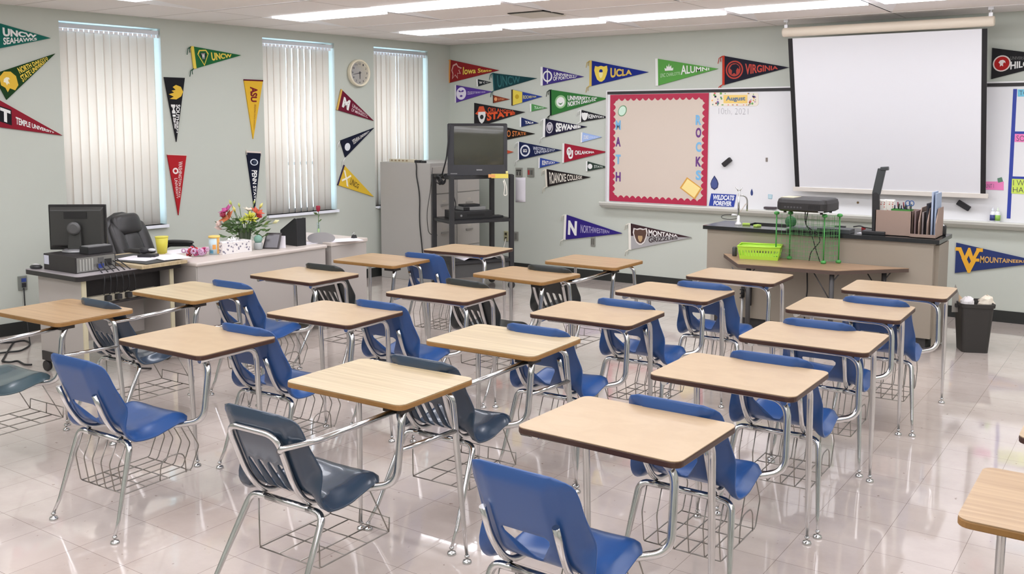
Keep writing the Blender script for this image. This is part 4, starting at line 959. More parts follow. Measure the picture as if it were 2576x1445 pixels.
for a, b in ((c4, c3), (c2_, c3), (c1, c2_)):
    mb = MB()
    n = 9 if (b-a).length > .3 else 6
    if a is c1 and b is c2_:      # front side: only a top rail mesh
        pass
    for i in range(n+1):
        q = a+(b-a)*(i/n); mb.tube([q+Vector((0, 0, .02)), q+Vector((0, 0, hr-.005))], .0013, 4, cap=False)
    for j in range(10):
        z = .02+(hr-.025)*j/9; mb.tube([a+Vector((0, 0, z)), b+Vector((0, 0, z))], .0013, 4, cap=False)
    o = mb.build('grid_panel', GWIRE, st); srel(o)
# ---------------------------------------------------------------- projector
cc = (c1+c2_+c3+c4)/4; PB = Vector((cc.x, cc.y, ZTb+hr+.014))
BLKP = mat('projector_black', (44, 42, 42), 0.4); ang = math.atan2((c2_-c1).y, (c2_-c1).x)
pj_ = empty('projector', PB, ang, 'black digital projector sitting on top of the green wire stand', 'projector')
w, d, h = .205, .17, .112
pl = rrect(-w, -d, w, d, .05, 6); mb = MB()
rings = [(.90, .016), (1.0, .03), (1.0, .085), (.96, h), (.90, h+.008)]
vs = []; n = len(pl)
for sc_, z in rings: vs += [(x*sc_, y*sc_, z) for x, y in pl]
mb.add(vs, [(i*n+k, i*n+(k+1) % n, (i+1)*n+(k+1) % n, (i+1)*n+k) for i in range(len(rings)-1) for k in range(n)]+[tuple(range(n)), tuple(range((len(rings)-1)*n, len(rings)*n))], False)
mb.build('case', BLKP, pj_)
for x in (-.15, .15):
    for y in (-.10, .10): MB().lathe([(.012, 0), (.012, .018)], (x, y, 0), 10).build('foot', BLKP, pj_)
mb = MB()
for i in range(6): mb.box(-.13+i*.026, -d*1.0-.002, .045, -.115+i*.026, -d*1.0+.002, .058)
mb.build('port', mat('port_grey', (96, 96, 98), 0.4, 0.5), pj_)
mb = MB()
for i in range(8): mb.box(.07+i*.012, -d*1.0-.0015, .04, .075+i*.012, -d*1.0+.002, .075)
mb.build('vent_slot', mat('vent_dark', (20, 20, 20), 0.6), pj_)
MB().box(.15, -d-.003, .022, .19, -d+.01, .03).build('badge', mat('badge_white', (210, 210, 210), 0.5), pj_)
MB().box(-.19, -.10, h+.007, -.08, .06, h+.012).build('label', mat('label_cream', (206, 200, 176), 0.6), pj_)
# cables hanging from the projector
mb = MB(); b0 = c1+(c4-c1)*.5; 
def cab(pts, r=.004): return MB().tube(fillet(pts, .03, 5), r, 6)
q0 = cc+Vector((-.02, -.0, hr+.03)); V = Vector
for i, (pts, lb) in enumerate((
   ([q0, q0+V((.0, 0, -.10)), q0+V((.06, 0, -.20)), q0+V((.09, 0, -.30)), q0+V((.13, 0, -hr+.005-.03))], 'black cable running from the projector down inside the green stand'),
   ([q0+V((.02, .01, 0)), q0+V((.0, .01, -.12)), q0+V((.10, .01, -.19)), q0+V((.13, .01, -.24)), q0+V((.05, .01, -.34)), q0+V((.04, .01, -hr+.005-.03))], 'black cable with a kink inside the green stand'))):
    o = cab(pts).build('cable', mat('black_rubber', (24, 24, 26), 0.5)); tag(o, lb, 'cable')
# ---------------------------------------------------------------- lime basket
LIME = mat('lime_plastic', (178, 222, 70), 0.4)
k1, k2, k3 = tt(1860, 652), tt(1941, 656), tt(1972, 646)
ux = (k2-k1); ux.z = 0; L1 = ux.length; ux.normalize(); uy = V((-ux.y, ux.x, 0)); L2 = max(.18, (k3-k2).dot(uy)); hb = at_y(1852, 619, k1.y).z-ZTb
L1 = max(L1, .30); L2 = min(.20, bf-.05-k1.y-.03-.02); k1 = k1+V((0, .015, 0))
bk = empty('plastic_basket', k1, 0, 'bright lime slotted plastic basket on the trapezoid table', 'basket')
def bp(a, b, z, fl=0.0): e_ = fl*z/hb; return ux*(a*L1+(a-.5)*2*e_)+uy*(b*L2+(b-.5)*2*e_)+V((0, 0, z))
fl = .02
mb = MB(); mb.prism([bp(0, 0, 0), bp(1, 0, 0), bp(1, 1, 0), bp(0, 1, 0)], (0, 0, .004)); mb.build('bottom', LIME, bk)
for a0, b0_, a1, b1, n in ((0, 0, 1, 0, 14), (1, 0, 1, 1, 8), (1, 1, 0, 1, 14), (0, 1, 0, 0, 8)):
    mb = MB()
    def wq(t0, t1, z0_, z1_):
        A1 = bp(a0+(a1-a0)*t0, b0_+(b1-b0_)*t0, z0_, fl); B1 = bp(a0+(a1-a0)*t1, b0_+(b1-b0_)*t1, z0_, fl); C1 = bp(a0+(a1-a0)*t1, b0_+(b1-b0_)*t1, z1_, fl); D1 = bp(a0+(a1-a0)*t0, b0_+(b1-b0_)*t0, z1_, fl)
        nn = (B1-A1).cross(D1-A1).normalized()*.003; mb.prism([A1, B1, C1, D1], nn)
    wq(0, 1, 0, hb*.28); wq(0, 1, hb*.72, hb)
    for i in range(n+1): t = i/n; wq(max(0, t-.25/n), min(1, t+.25/n), hb*.27, hb*.73)
    mb.build('slotted_side', LIME, bk)
mb = MB(); mb.tube([bp(0, 0, hb, fl), bp(1, 0, hb, fl), bp(1, 1, hb, fl), bp(0, 1, hb, fl)], .007, 8, closed=True); mb.build('rim', LIME, bk)
# small dark thing behind the basket
q = tt(1850, 646); o = MB().lathe([(.018, 0), (.02, .01), (.02, .07), (.012, .08)], (0, 0, 0), 12).build('marker_holder', DARKG); o.location = (q.x-.02, min(q.y+.03, yk-.03), ZTb); tag(o, 'small dark cup behind the left end of the lime basket', 'cup')
# ---------------------------------------------------------------- document camera
db = bt(2200, 590); dcm = empty('document_camera', db, 0, 'black folding document camera standing tall on the bench', 'camera')
hz = lambda px, py: at_y(px, py, db.y)-db
BLK2 = mat('matte_black', (38, 38, 40), 0.45)
MB().box(-.09, -.05, 0, .09, .09, .03).build('base', BLK2, dcm, bevel=.006)
a1, a2, a3 = hz(2203, 580), hz(2204, 487), hz(2219, 425)
def slab(A, B, wd, th, nm, m):
    u = (B-A).normalized(); s_ = u.cross(V((0, 1, 0))).normalized()
    Rm = Matrix((s_, V((0, 1, 0)), u)).transposed(); MB().cbox((A+B)/2, (wd, th, (B-A).length), Rm).build(nm, m, dcm, bevel=.006)
a1.z = .02
slab(a1, a2, .055, .035, 'lower_arm', BLK2); slab(a2+V((.0, 0, -.01)), a3, .062, .03, 'upper_arm', mat('dark_slate', (62, 66, 68), 0.4))
e3 = a3; slab(e3+V((-.01, 0, 0)), e3+V((.05, 0, .005)), .03, .045, 'head', mat('dark_slate', (62, 66, 68), 0.4))
MB().lathe([(.02, 0), (.02, .04)], a2+V((0, -.02, -.01)), 14, Matrix.Rotation(R(-90), 3, 'X')).build('hinge', BLK2, dcm)
# ---------------------------------------------------------------- desk organiser
CB = mat('brown_card', (158, 136, 124), 0.7)
o1, o2, o3 = bt(2200, 591), bt(2291, 597), bt(2355, 601)
hO = at_y(2200, 528, o1.y).z-ZT; dx = (o2.x-o1.x); depth = .24
og = empty('desk_organizer', o1, 0, 'brown cardboard desk organiser with bins and file slots on the bench', 'organiser')
tk = .006
def orr(nm, *b): return MB().box(*b).build(nm, CB, og)
W1 = dx; W2 = (o3.x-o1.x)
orr('bin_front', 0, 0, 0, W1, tk, hO); orr('bin_back', 0, depth, 0, W2, depth+tk, hO); orr('bin_side', 0, 0, 0, tk, depth, hO); orr('bin_side', W1-tk, 0, 0, W1, depth, hO)
orr('floor_panel', 0, 0, 0, W2, depth, tk); orr('slot_lip', W1, -.04, 0, W2, -.034, .03); orr('floor_panel', W1, -.04, 0, W2, 0, tk)
nS = 3
for i in range(1, nS+1):
    x = W1+(W2-W1)*i/nS; mb = MB(); mb.prism([(x-tk, -.03, 0), (x-tk, depth, 0), (x-tk, depth, hO*1.15), (x-tk, .06, hO*1.15), (x-tk, -.03, hO*.6)], (tk, 0, 0)); mb.build('slot_divider', CB, og)
def top_thing(name, label, cat, px, py, build, group=None, dy=.12, z=None):
    q = at_y(px, py, o1.y+dy); e = empty(name, V((q.x, o1.y+dy, (ZT+tk) if z is None else z)), 0, label, cat, group); build(e, q.z-e.location.z); return e
def notebook(cx_, w_, hh, th, rgb, nm, label, tilt=0):
    e = empty('folder', V((cx_, o1.y+.02, ZT+tk)), 0, label, 'folder', 'folders in the file slots')
    MB().box(-th/2, 0, 0, th/2, .19, hh).build('cover', mat('folder_%d_%d' % (rgb[0], rgb[2]), rgb, 0.55), e)
    MB().box(-th/2+.001, .004, .004, th/2-.001, .195, hh-.004).build('pages', mat('pages', (226, 224, 220), 0.7), e); return e
X2 = o1.x+W1
sw_ = (W2-W1)/nS
notebook(X2+sw_*.35, .02, hO*.98, .010, (132, 112, 112), 'f', 'mauve folder in the leftmost file slot')
notebook(X2+sw_*1.25, .02, hO*.95, .010, (150, 140, 140), 'f', 'grey folder in the middle file slot of the organiser')
notebook(X2+sw_*1.75, .02, hO*1.3, .014, (34, 32, 40), 'f', 'black binder in the middle file slot')
notebook(X2+sw_*2.3, .02, hO*1.75, .012, (176, 190, 214), 'f', 'tall pale blue folder in the right file slot')
notebook(X2+sw_*2.7, .02, hO*1.7, .012, (150, 166, 190), 'f', 'tall slate blue folder at the right end of the organiser')
# wipes pack, green tray of pens and scissors
def pack(e, hgt):
    MB().box(-.045, -.03, 0, .045, .03, hO*1.35).build('packet', mat('packet_white', (236, 232, 224), 0.6), e, bevel=.008)
    mb = MB(); rn = random.Random(5)
    for i in range(16):
        x, z = rn.uniform(-.038, .038), rn.uniform(hO*.8, hO*1.3); r = rn.uniform(.003, .006)
        mb.prism([(x+r*cos(t), -.0305, z+r*sin(t)) for t in [2*pi*k/8 for k in range(8)]], (0, -.0008, 0))
    mb.build('printed_dots', mat('dots_red', (206, 120, 110), 0.6), e)
top_thing('tissue_packet', 'white spotted packet in the left bin of the organiser', 'packet', 2216, 505, pack, dy=.10)
top_thing('tissue_packet', 'white spotted packet next to the pens in the organiser', 'packet', 2237, 506, pack, dy=.14)
def gtray(e, hgt):
    z = hO*.75; mb = MB()
    for b in ((-.075, -.04, z-.05, .075, .04, z-.046), (-.075, -.04, z-.05, -.072, .04, z+.055), (.072, -.04, z-.05, .075, .04, z+.055), (-.075, -.04, z-.05, .075, -.037, z+.055), (-.075, .037, z-.05, .075, .04, z+.055)): mb.box(*b)
    mb.build('tray', mat('green_tray', (70, 140, 60), 0.5), e)
top_thing('pen_tray', 'green tray of pens in the organiser bin', 'tray', 2270, 520, gtray, dy=.07)
pens = [(-.055, (50, 120, 60)), (-.04, (40, 110, 50)), (-.02, (40, 50, 110)), (-.005, (60, 40, 80)), (.008, (150, 40, 60)), (.022, (40, 60, 130)), (.035, (200, 200, 210)), (.05, (60, 140, 160))]
q = at_y(2270, 520, o1.y+.07)
for i, (dx_, rgb) in enumerate(pens):
    e = empty('pen', V((q.x+dx_, o1.y+.07+.01*((i % 3)-1), ZT+hO*.75-.045)), 0, ('dark green', 'forest green', 'navy', 'plum', 'crimson', 'royal blue', 'white', 'turquoise')[i]+' pen standing in the green tray', 'pen', 'pens in the green tray')
    tl2 = V((.02*sin(i*2.1), 0, .135+.012*(i % 3))); MB().tube([V((0, 0, 0)), tl2*.75], .0042, 8).build('barrel', mat('pen%d' % i, rgb, 0.4), e); MB().tube([tl2*.72, tl2], .0052, 8).build('cap', mat('pencap%d' % (i % 3), ((30, 30, 60), (30, 60, 40), (120, 30, 50))[i % 3], 0.4), e)
sc = empty('scissors', V((q.x+.058, o1.y+.05, ZT+hO*.75-.03)), 0, 'scissors with blue ring handles in the green tray', 'scissors')
for s in (-1, 1):
    MB().tube([V((.018*s*cos(t)+.014*s, 0, .14+.02*sin(t))) for t in [2*pi*k/16 for k in range(16)]], .0035, 6, closed=True).build('handle', mat('scissor_blue', (50, 90, 150), 0.4), sc)
mb = MB(); mb.prism([(-.006, 0, .0), (.006, 0, .12), (-.006, 0, .13)], (0, .002, 0)); mb.prism([(.006, .003, .0), (.006, .003, .13), (-.006, .003, .12)], (0, .002, 0)); mb.build('blades', CHROME, sc)
# black cup, dark laptop and bits
q = bt(2368, 592); e = empty('black_cup', q, 0, 'small black cup at the right end of the bench beside the organiser', 'cup')
MB().lathe([(.030, 0), (.036, .006), (.036, .07), (.033, .078), (.030, .074), (.030, .01)], (0, 0, 0), 18).build('cup', BLK2, e); MB().ball((0, 0, .075), .022, sc=(1, 1, .6)).build('white_lid', mat('enamel_white', (228, 228, 226), 0.3), e)
q = bt(2010, 583); lap = empty('laptop', q+V((.05, .09, 0)), .1, 'flat dark laptop lying on the bench behind the green stand', 'laptop')
MB().box(-.16, -.08, 0, .2, .14, .018).build('base', BLK2, lap, bevel=.004); MB().box(-.15, -.03, .018, .19, .12, .020).build('keyboard', mat('keys', (70, 74, 76), 0.5), lap)
q = bt(2085, 587); e = empty('black_box', q+V((0, .05, 0)), 0, 'low black device box on the bench right of the laptop', 'device')
MB().box(-.10, -.04, 0, .16, .12, .035).build('case', mat('dark_slate', (62, 66, 68), 0.4), e, bevel=.004); MB().box(-.06, -.042, .01, .06, -.04, .02).build('slot', BLK2, e)
q = bt(2150, 578); o = cab([q+V((-.02, .03, .02)), q+V((.03, .06, .03)), q+V((.07, .02, .02)), q+V((.12, .06, .012)), q+V((.2, .03, .008))], .005).build('cable', mat('black_rubber', (24, 24, 26), 0.5)); tag(o, 'tangled black cable on the bench left of the document camera', 'cable')
for i, (px, py, rgb, lb) in enumerate(((2120, 572, (50, 50, 52), 'small black remote on the bench behind the stand'), (2183, 574, (170, 50, 50), 'small red clip on the bench beside the document camera'))):
    q = bt(px, py); o = MB().box(-.045+.03*i, -.015, 0, .045-.03*i, .02, .02).build(('remote', 'clip')[i], mat('bit%d' % i, rgb, 0.5), None, bevel=.003); o.location = q+V((0, .04, 0)); tag(o, lb, ('remote', 'clip')[i])
q = bt(2175, 588); o = MB().prism([(-.06, -.03, 0), (.06, -.035, 0), (.07, .03, 0), (-.05, .035, 0)], (0, 0, .002)).build('paper_slip', mat('paper_white', (232, 228, 234), 0.7)); o.location = q+V((0, .02, 0)); tag(o, 'white paper slip on the bench before the organiser', 'paper')
# green disc fan hanging in the stand
q = c4+(c3-c4)*.0+V((.0, -.03, hr*.62)); o = MB().lathe([(.0, 0), (.045, .002), (.05, .01), (.045, .016), (0, .018)], (0, 0, 0), 20, Matrix.Rotation(R(90), 3, 'X')).build('cable_reel', mat('reel_green', (60, 110, 70), 0.5)); o.location = bt(1985, 574)+V((0, .05, .052)); tag(o, 'round green cable reel standing on the bench behind the stand', 'reel')
# ---------------------------------------------------------------- poles leaning on the bench, cable below the table
for i, (px, gl_, rgb, lb) in enumerate(((1869, .10, (196, 196, 196), 'white patterned pole with black grip leaning on the bench, left of two'), (1887, .17, (170, 170, 166), 'grey pole with long black grip leaning on the bench, right of two'))):
    tp_ = at_y(px, 722, bf-.03); e = empty('pole', V((tp_.x, bf-.06, 0)), 0, lb, 'pole', 'poles leaning on the bench'); d_ = V((0, .028, tp_.z+.02))
    MB().tube([V((0, 0, .0)), d_-V((0, 0, gl_))], .011, 10).build('shaft', mat('shaft%d' % i, rgb, 0.35, 0.2), e)
    MB().tube([d_-V((0, 0, gl_+.01)), d_], .016, 10).build('grip', BLK2, e)
    if i == 0:
        mb = MB()
        for k in range(7): z = .28+.035*k; mb.cbox((0.0, .0, z), (.024, .024, .008))
        mb.build('printed_marks', BLK2, e)
q = at_y(2032, 700, bf-.04); o = cab([V((q.x-.01, q.y, ZTb-.04)), V((q.x, q.y, .4)), V((q.x-.02, q.y, .2)), V((q.x, q.y-.01, .008))], .006).build('cable', mat('black_rubber', (24, 24, 26), 0.5)); tag(o, 'black cable dropping from the trapezoid table to the floor', 'cable')
# ---------------------------------------------------------------- waste bin
w1, w2 = at_z(2420, 887, 0), at_z(2487, 890, 0); cxn = (w1+w2)/2; uw = (w2-w1).normalized(); wd = (w2-w1).length/2; uv = V((-uw.y, uw.x, 0))
hB = at_y(2420, 763, w1.y+.0).z*1.0
wb = empty('waste_bin', cxn+uv*.10, math.atan2(uw.y, uw.x), 'black rectangular waste bin with papers by the back wall', 'bin')
BINM = mat('bin_black', (48, 46, 44), 0.5)
rb = rrect(-wd, -.10, wd, .10, .03, 5); rt = rrect(-wd*1.24, -.135, wd*1.24, .135, .035, 5); n = len(rb)
def ring(pl_, s, z): return [(x*s, y*s, z) for x, y in pl_]
vs = ring(rb, 1, 0)+ring(rt, .98, hB-.03)+ring(rt, 1.05, hB-.028)+ring(rt, 1.07, hB)+ring(rt, .99, hB)+ring(rt, .95, hB-.03)+ring(rb, .96, .01)
m_ = 7; MB().add(vs, [(i*n+k, i*n+(k+1) % n, (i+1)*n+(k+1) % n, (i+1)*n+k) for i in range(m_-1) for k in range(n)]+[tuple(range(n)), tuple(range((m_-1)*n, m_*n))]).build('bin_body', BINM, wb)
for s in (-1, 1): MB().box(s*wd*1.33-.012, -.03, hB-.045, s*wd*1.33+.012, .03, hB-.02).build('grip_tab', BINM, wb)
def crump(loc, r, rgb, lb, seed):
    rn = random.Random(seed); mb = MB(); mb.ball((0, 0, 0), r, 10); mb.v = [tuple(c*(1+rn.uniform(-.22, .22)) for c in v) for v in mb.v]; mb.sm = [False]*len(mb.f)
    o = mb.build('crumpled_paper', mat('crump%d' % rgb[2], rgb, 0.8)); o.location = loc; tag(o, lb, 'paper', 'papers in the waste bin')
wl_ = Vector(wb.location)
crump(wl_+uw*(-.05)+V((0, 0, hB-.02)), .055, (236, 232, 232), 'white crumpled paper on the left of the waste bin', 1)
crump(wl_+uw*(.09)+V((0, 0, hB-.01)), .06, (232, 222, 204), 'cream crumpled paper on the right of the waste bin', 2)
mb = MB(); mb.prism([(-.02, 0, -.1), (.03, 0, -.1), (.028, 0, .05), (0, 0, .12), (-.02, 0, .03)], (0, .004, 0)); o = mb.build('card_scrap', mat('scrap_grey', (150, 146, 138), 0.7)); o.location = wl_+uw*(-.14)+V((0, 0, hB+.01)); o.rotation_euler = (0, 0, YAW); tag(o, 'upright grey card scrap at the left side of the waste bin', 'card')
mb = MB(); mb.prism([(-.03, 0, -.05), (.05, 0, -.05), (.02, 0, .02), (-.02, 0, .06)], (0, .004, 0)); o = mb.build('card_scrap', mat('scrap_tan', (206, 180, 146), 0.7)); o.location = wl_+uw*(-.10)+uv*.02+V((0, 0, hB+.0)); o.rotation_euler = (0, 0, YAW); tag(o, 'tan card scrap lying in the waste bin beside the grey one', 'card')
# ================================================================ TV CART
V = Vector
CARTM = mat('cart_black', (44, 44, 46), 0.42)
def dpt(px, depth):   # floor point under an image column at a camera depth
    lat = (px-CX)/F_PX*depth; return V((lat*_cy-depth*_sy, lat*_sy+depth*_cy, 0))
d0 = 9.45*1.0354
FL = dpt(1134, d0); dirf = (V((_cy, _sy, 0))*.62+V((-_sy, _cy, 0))*.32).normalized(); CW = .72; CDp = .50
dirb = V((-dirf.y, dirf.x, 0))
ca = math.atan2(dirf.y, dirf.x)
TVH = at_y(1134, 444, FL.y).z; MIDZ = at_y(1134, 560, FL.y).z; LOWZ = .30
cart = empty('av_cart', FL+dirf*CW/2+dirb*CDp/2, ca, 'tall black metal cart carrying the television in the corner', 'cart')
hw, hd = CW/2, CDp/2; px_ = .028
for sx in (-1, 1):
    for sy in (-1, 1):
        x, y = sx*(hw-px_/2), sy*(hd-px_/2); mb = MB()
        mb.box(x-px_, y-px_*.25, .09, x+px_*1.0, y+px_*.25, TVH) if False else mb.box(x-.024, y-.02, .085, x+.024, y+.02, TVH)
        po = mb.build('post', CARTM, cart, bevel=.003)
        MB().lathe([(.038, -.012), (.042, 0), (.038, .012)], (x, y, .042), 16, Matrix.Rotation(R(90), 3, 'X')).build('caster', mat('caster_rubber', (40, 38, 38), 0.5), cart)
for z, th in ((TVH-.035, .04), (MIDZ-.02, .035), (LOWZ, .035)):
    mb = MB(); mb.box(-hw, -hd, z, hw, hd, z+.006); mb.box(-hw, -hd, z, hw, -hd+.004, z+th); mb.box(-hw, hd-.004, z, hw, hd, z+th); mb.box(-hw, -hd, z, -hw+.004, hd, z+th); mb.box(hw-.004, -hd, z, hw, hd, z+th)
    mb.box(-hw, -hd, z+th-.004, hw, hd, z+th)
    mb.build('shelf', CARTM, cart)
MB().box(-hw+.02, -hd+.02, .16, hw-.02, hd-.02, LOWZ).build('lower_cabinet', mat('cart_grey', (74, 74, 74), 0.5), cart)
def cl(x, y, z): return V(cart.location)+dirf*x+dirb*y+V((0, 0, z))
# television, turned a little towards the room
tva = YAW; TU = V((cos(tva), sin(tva), 0)); TB_ = V((-TU.y, TU.x, 0))
f_ = dpt(1201, d0+.12); f_.z = TVH+.005
tv = empty('television', f_+TB_*.20, tva, 'bulky black tube television on top of the tall cart', 'television')
sc_ = (d0+.12)/F_PX; tw = 150*sc_; tht = 130*sc_
SHELL = mat('tv_black', (46, 46, 50), 0.45)
y0 = -.20; fr = .018
sw1, sw2, sz1, sz2 = -59*sc_, 66*sc_, 26*sc_, 124*sc_
mb = MB(); w2 = tw/2
ringA = rrect(-w2, 0, w2, tht, .015, 3); ringB = rrect(sw1, sz1, sw2, sz2, .01, 3); n = len(ringA)
vs = [(x, y0, z) for x, z in ringA]+[(x, y0+.004, z) for x, z in ringB]+[(x, y0+.03, z) for x, z in ringA]+[(x, y0+.018, z) for x, z in ringB]
mb.add(vs, [(k, (k+1) % n, n+(k+1) % n, n+k) for k in range(n)]+[(k, 2*n+k, 2*n+(k+1) % n, (k+1) % n) for k in range(n)]+[(n+k, n+(k+1) % n, 3*n+(k+1) % n, 3*n+k) for k in range(n)])
mb.build('bezel', SHELL, tv)
mb = MB(); prof_ = [(1, .03), (1, .12), (.86, .24), (.70, .36), (.66, .40)]; vs = []
for s_, y in prof_: vs += [(x*s_, y0+y, tht/2+(z-tht/2)*s_-(1-s_)*tht*.15) for x, z in ringA]
mb.add(vs, [(i*n+k, i*n+(k+1) % n, (i+1)*n+(k+1) % n, (i+1)*n+k) for i in range(4) for k in range(n)]+[tuple(range(4*n, 5*n)), tuple(range(n))])
mb.build('rear_shell', SHELL, tv)
SCR = mat('tv_glass', (64, 64, 54), 0.08, spec=0.7)
mb = MB(); g = 12; vs = []
for i in range(g+1):
    for j in range(g+1):
        u, v = i/g*2-1, j/g*2-1; vs.append((sw1+(sw2-sw1)*(u+1)/2, y0+.018-.016*(1-u*u*.5-v*v*.5), sz1+(sz2-sz1)*(v+1)/2))
mb.add(vs, [(i*(g+1)+j, i*(g+1)+j+1, (i+1)*(g+1)+j+1, (i+1)*(g+1)+j) for i in range(g) for j in range(g)], True)
mb.build('screen', SCR, tv)
mb = MB(); put_text(mb, 'RCA', quad_fn(V((-.02, y0-.001, 12*sc_)), V((.05, y0-.001, 12*sc_)), V((.05, y0-.001, 16*sc_)), V((-.02, y0-.001, 16*sc_))), .02)
mb = MB(); mb.box(-.01, y0-.002, 12*sc_, .05, y0+.002, 15*sc_); mb.build('nameplate', mat('tv_silver', (150, 150, 150), 0.4, 0.5), tv)
MB().box(-w2+.03, y0-.002, 3*sc_, -w2+.10, y0+.002, 5*sc_).build('front_jack', mat('tv_silver', (150, 150, 150), 0.4, 0.5), tv)
# straps / cables along the tv sides
def wcable(pts, r, lb, rgb=(28, 28, 30), nm='cable', bend=.05):
    o = MB().tube(fillet(pts, bend, 6), r, 7).build(nm, mat('cable_%d' % rgb[0], rgb, 0.5)); return tag(o, lb, 'cable')
def atd(px, py, depth): r = ray(px, py); return EYE+r*(depth/(r.dot(V((-_sy, _cy, 0)))))
dT = d0+.12
wcable([atd(1131, 312, dT-.03), atd(1128, 352, dT-.03), atd(1123, 400, dT-.03), atd(1112, 440, dT-.0)], .008, 'black strap hanging down the left side of the television')
mb = MB(); q = atd(1108, 452, d0+.15); 
for i in range(5): mb.tube([q+V((.05*cos(t+i)*(.7+.1*i), .02*i-.04, .05*sin(t)*(.7+.1*i))) for t in [2*pi*k/16 for k in range(16)]], .007, 6, closed=True)
tag(mb.build('coiled_cable', mat('cable_28', (28, 28, 30), 0.5)), 'coiled black cable hooked on the upper left corner of the cart', 'cable')
wcable([cl(-.2, .05, TVH-.04), cl(-.2, .06, TVH-.2), cl(-.17, .05, TVH-.32), cl(-.2, .02, MIDZ+.10)], .006, 'black wavy cable hanging between the upper cart shelves')
# yellow note roll and white cord at the shelf corner
q = atd(1258, 443, d0+.02); e = empty('yellow_tape', q, YAW, 'yellow and orange tape strip on the right front edge of the upper cart shelf', 'tape')
MB().box(-.09, -.02, -.022, .085, .0, .022).build('strip', mat('tape_yellow', (222, 204, 90), 0.6), e); MB().box(-.12, -.022, -.016, -.05, -.002, .018).build('orange_end', mat('tape_orange', (226, 160, 96), 0.6), e)
MB().lathe([(.012, 0), (.012, .03)], (.07, -.01, .02), 10).build('knob', mat('tape_pale', (230, 224, 150), 0.6), e)
wcable([atd(1268, 452, d0), atd(1274, 470, d0), atd(1275, 492, d0), atd(1267, 492, d0), atd(1270, 470, d0), atd(1266, 455, d0)], .005, 'white looped cord hanging from the upper right cart shelf', (222, 218, 206), bend=.03)
# players on the middle shelf
zz = MIDZ+.016
e = empty('video_player', cl(-.06, -.02, zz), ca, 'black video player on the middle shelf of the cart', 'player')
MB().box(-.21, -.15, 0, .21, .15, .085).build('case', mat('player_black', (36, 36, 38), 0.4), e, bevel=.004); MB().lathe([(.012, 0), (.012, .006)], (-.15, -.156, .04), 12, Matrix.Rotation(R(-90), 3, 'X')).build('knob', mat('tv_silver', (150, 150, 150), 0.4, 0.5), e)
MB().box(-.08, -.152, .03, .12, -.149, .055).build('cassette_slot', mat('vent_dark', (20, 20, 20), 0.6), e)
e = empty('disc_player', cl(-.03, .0, zz+.087), ca, 'slim silver disc player stacked on the black video player', 'player')
MB().box(-.13, -.12, 0, .13, .12, .035).build('case', mat('player_silver', (150, 150, 150), 0.35, 0.4), e, bevel=.003); MB().box(-.13, -.122, .0, -.06, -.119, .034).build('panel', mat('vent_dark', (20, 20, 20), 0.6), e)
e = empty('router_box', cl(-.04, .0, zz+.124), ca+.1, 'small black box lying on top of the slim silver player', 'box')
MB().box(-.10, -.06, 0, .10, .06, .022).build('case', BLK2, e, bevel=.003)
e = empty('remote_tray', cl(.22, -.08, zz), ca, 'flat black case at the right end of the middle cart shelf', 'case')
MB().box(-.07, -.06, 0, .08, .06, .02).build('case', BLK2, e, bevel=.003)
q = cl(0, 0, LOWZ+.036); e = empty('open_book', q, ca, 'white open papers lying on the lower cart shelf', 'paper')
mb = MB(); vs = []
for i in range(9):
    for y in (-.22, .1): vs.append((-.2+.05*i, y, .004+.03*abs(sin(i*pi/4))))
mb.add(vs, [(2*i, 2*i+2, 2*i+3, 2*i+1) for i in range(8)], True); o = mb.build('pages', mat('paper_white', (232, 228, 234), 0.7), e); sd = o.modifiers.new('s', 'SOLIDIFY'); sd.thickness = .003
q = atd(1274, 600, 10.6); wcable([at_y(1273, 600, YB-.03), at_y(1268, 620, YB-.06), at_y(1258, 650, YB-.12)], .005, 'white cord plugged into the outlet behind the cart', (222, 218, 206), bend=.04)
# ================================================================ FILE CABINETS
CABM = mat('cabinet_grey', (178, 175, 170), 0.5, noise=0.02, nscale=3); CABF = mat('cabinet_beige', (188, 183, 176), 0.5)
ky = 7.87*1.0354; kc = at_y(1082, 411, ky); kx1 = kc.x; kx0 = left_x(ky)+.03; kz = kc.z; ky2 = min(YB-.06, at_x(1206, 430, kx1).y)
kys = [ky, ky+(ky2-ky)*.5, ky2]
for ci in range(2):
    ya, yb_ = kys[ci]+(.004 if ci else 0), kys[ci+1]; kxm = left_x(yb_)+.025
    fc_ = empty('filing_cabinet', ((kxm+kx1)/2, (ya+yb_)/2, 0), 0, ('tall grey filing cabinet standing beside the corner window blind', 'tall grey filing cabinet in the very corner behind the television')[ci], 'cabinet', 'filing cabinets'); fo = V(fc_.location)
    def frel(o): o.location = -fo; return o
    frel(MB().box(kxm, ya, 0, kx1, yb_, kz).build('case', CABM, fc_, bevel=.004))
    for i in range(4):
        z0_ = .05+(kz-.08)*i/4; z1_ = .05+(kz-.08)*(i+1)/4-.012; ym = (ya+yb_)/2
        o = MB().box(kx1, ya+.02, z0_, kx1+.012, yb_-.02, z1_).build('drawer', CABF, fc_, bevel=.003); frel(o)
        MB().box(kx1+.012, ym-.06, (z0_+z1_)/2+.02, kx1+.028, ym+.06, (z0_+z1_)/2+.04).build('handle', mat('handle_grey', (156, 152, 146), 0.4, 0.2), o)
        MB().box(kx1+.012, ym-.035, (z0_+z1_)/2+.06, kx1+.016, ym+.035, (z0_+z1_)/2+.085).build('label_holder', mat('holder', (196, 190, 180), 0.4), o)
q0 = at_z(983, 411, kz); e = empty('power_strip', V((0, 0, 0)), 0, 'beige power strip lying along the top of the grey cabinet', 'power strip')
a_, b_ = at_y(982, 407, ky+.05), at_y(1046, 407, ky+.05); e.location = (a_.x, ky+.05, kz)
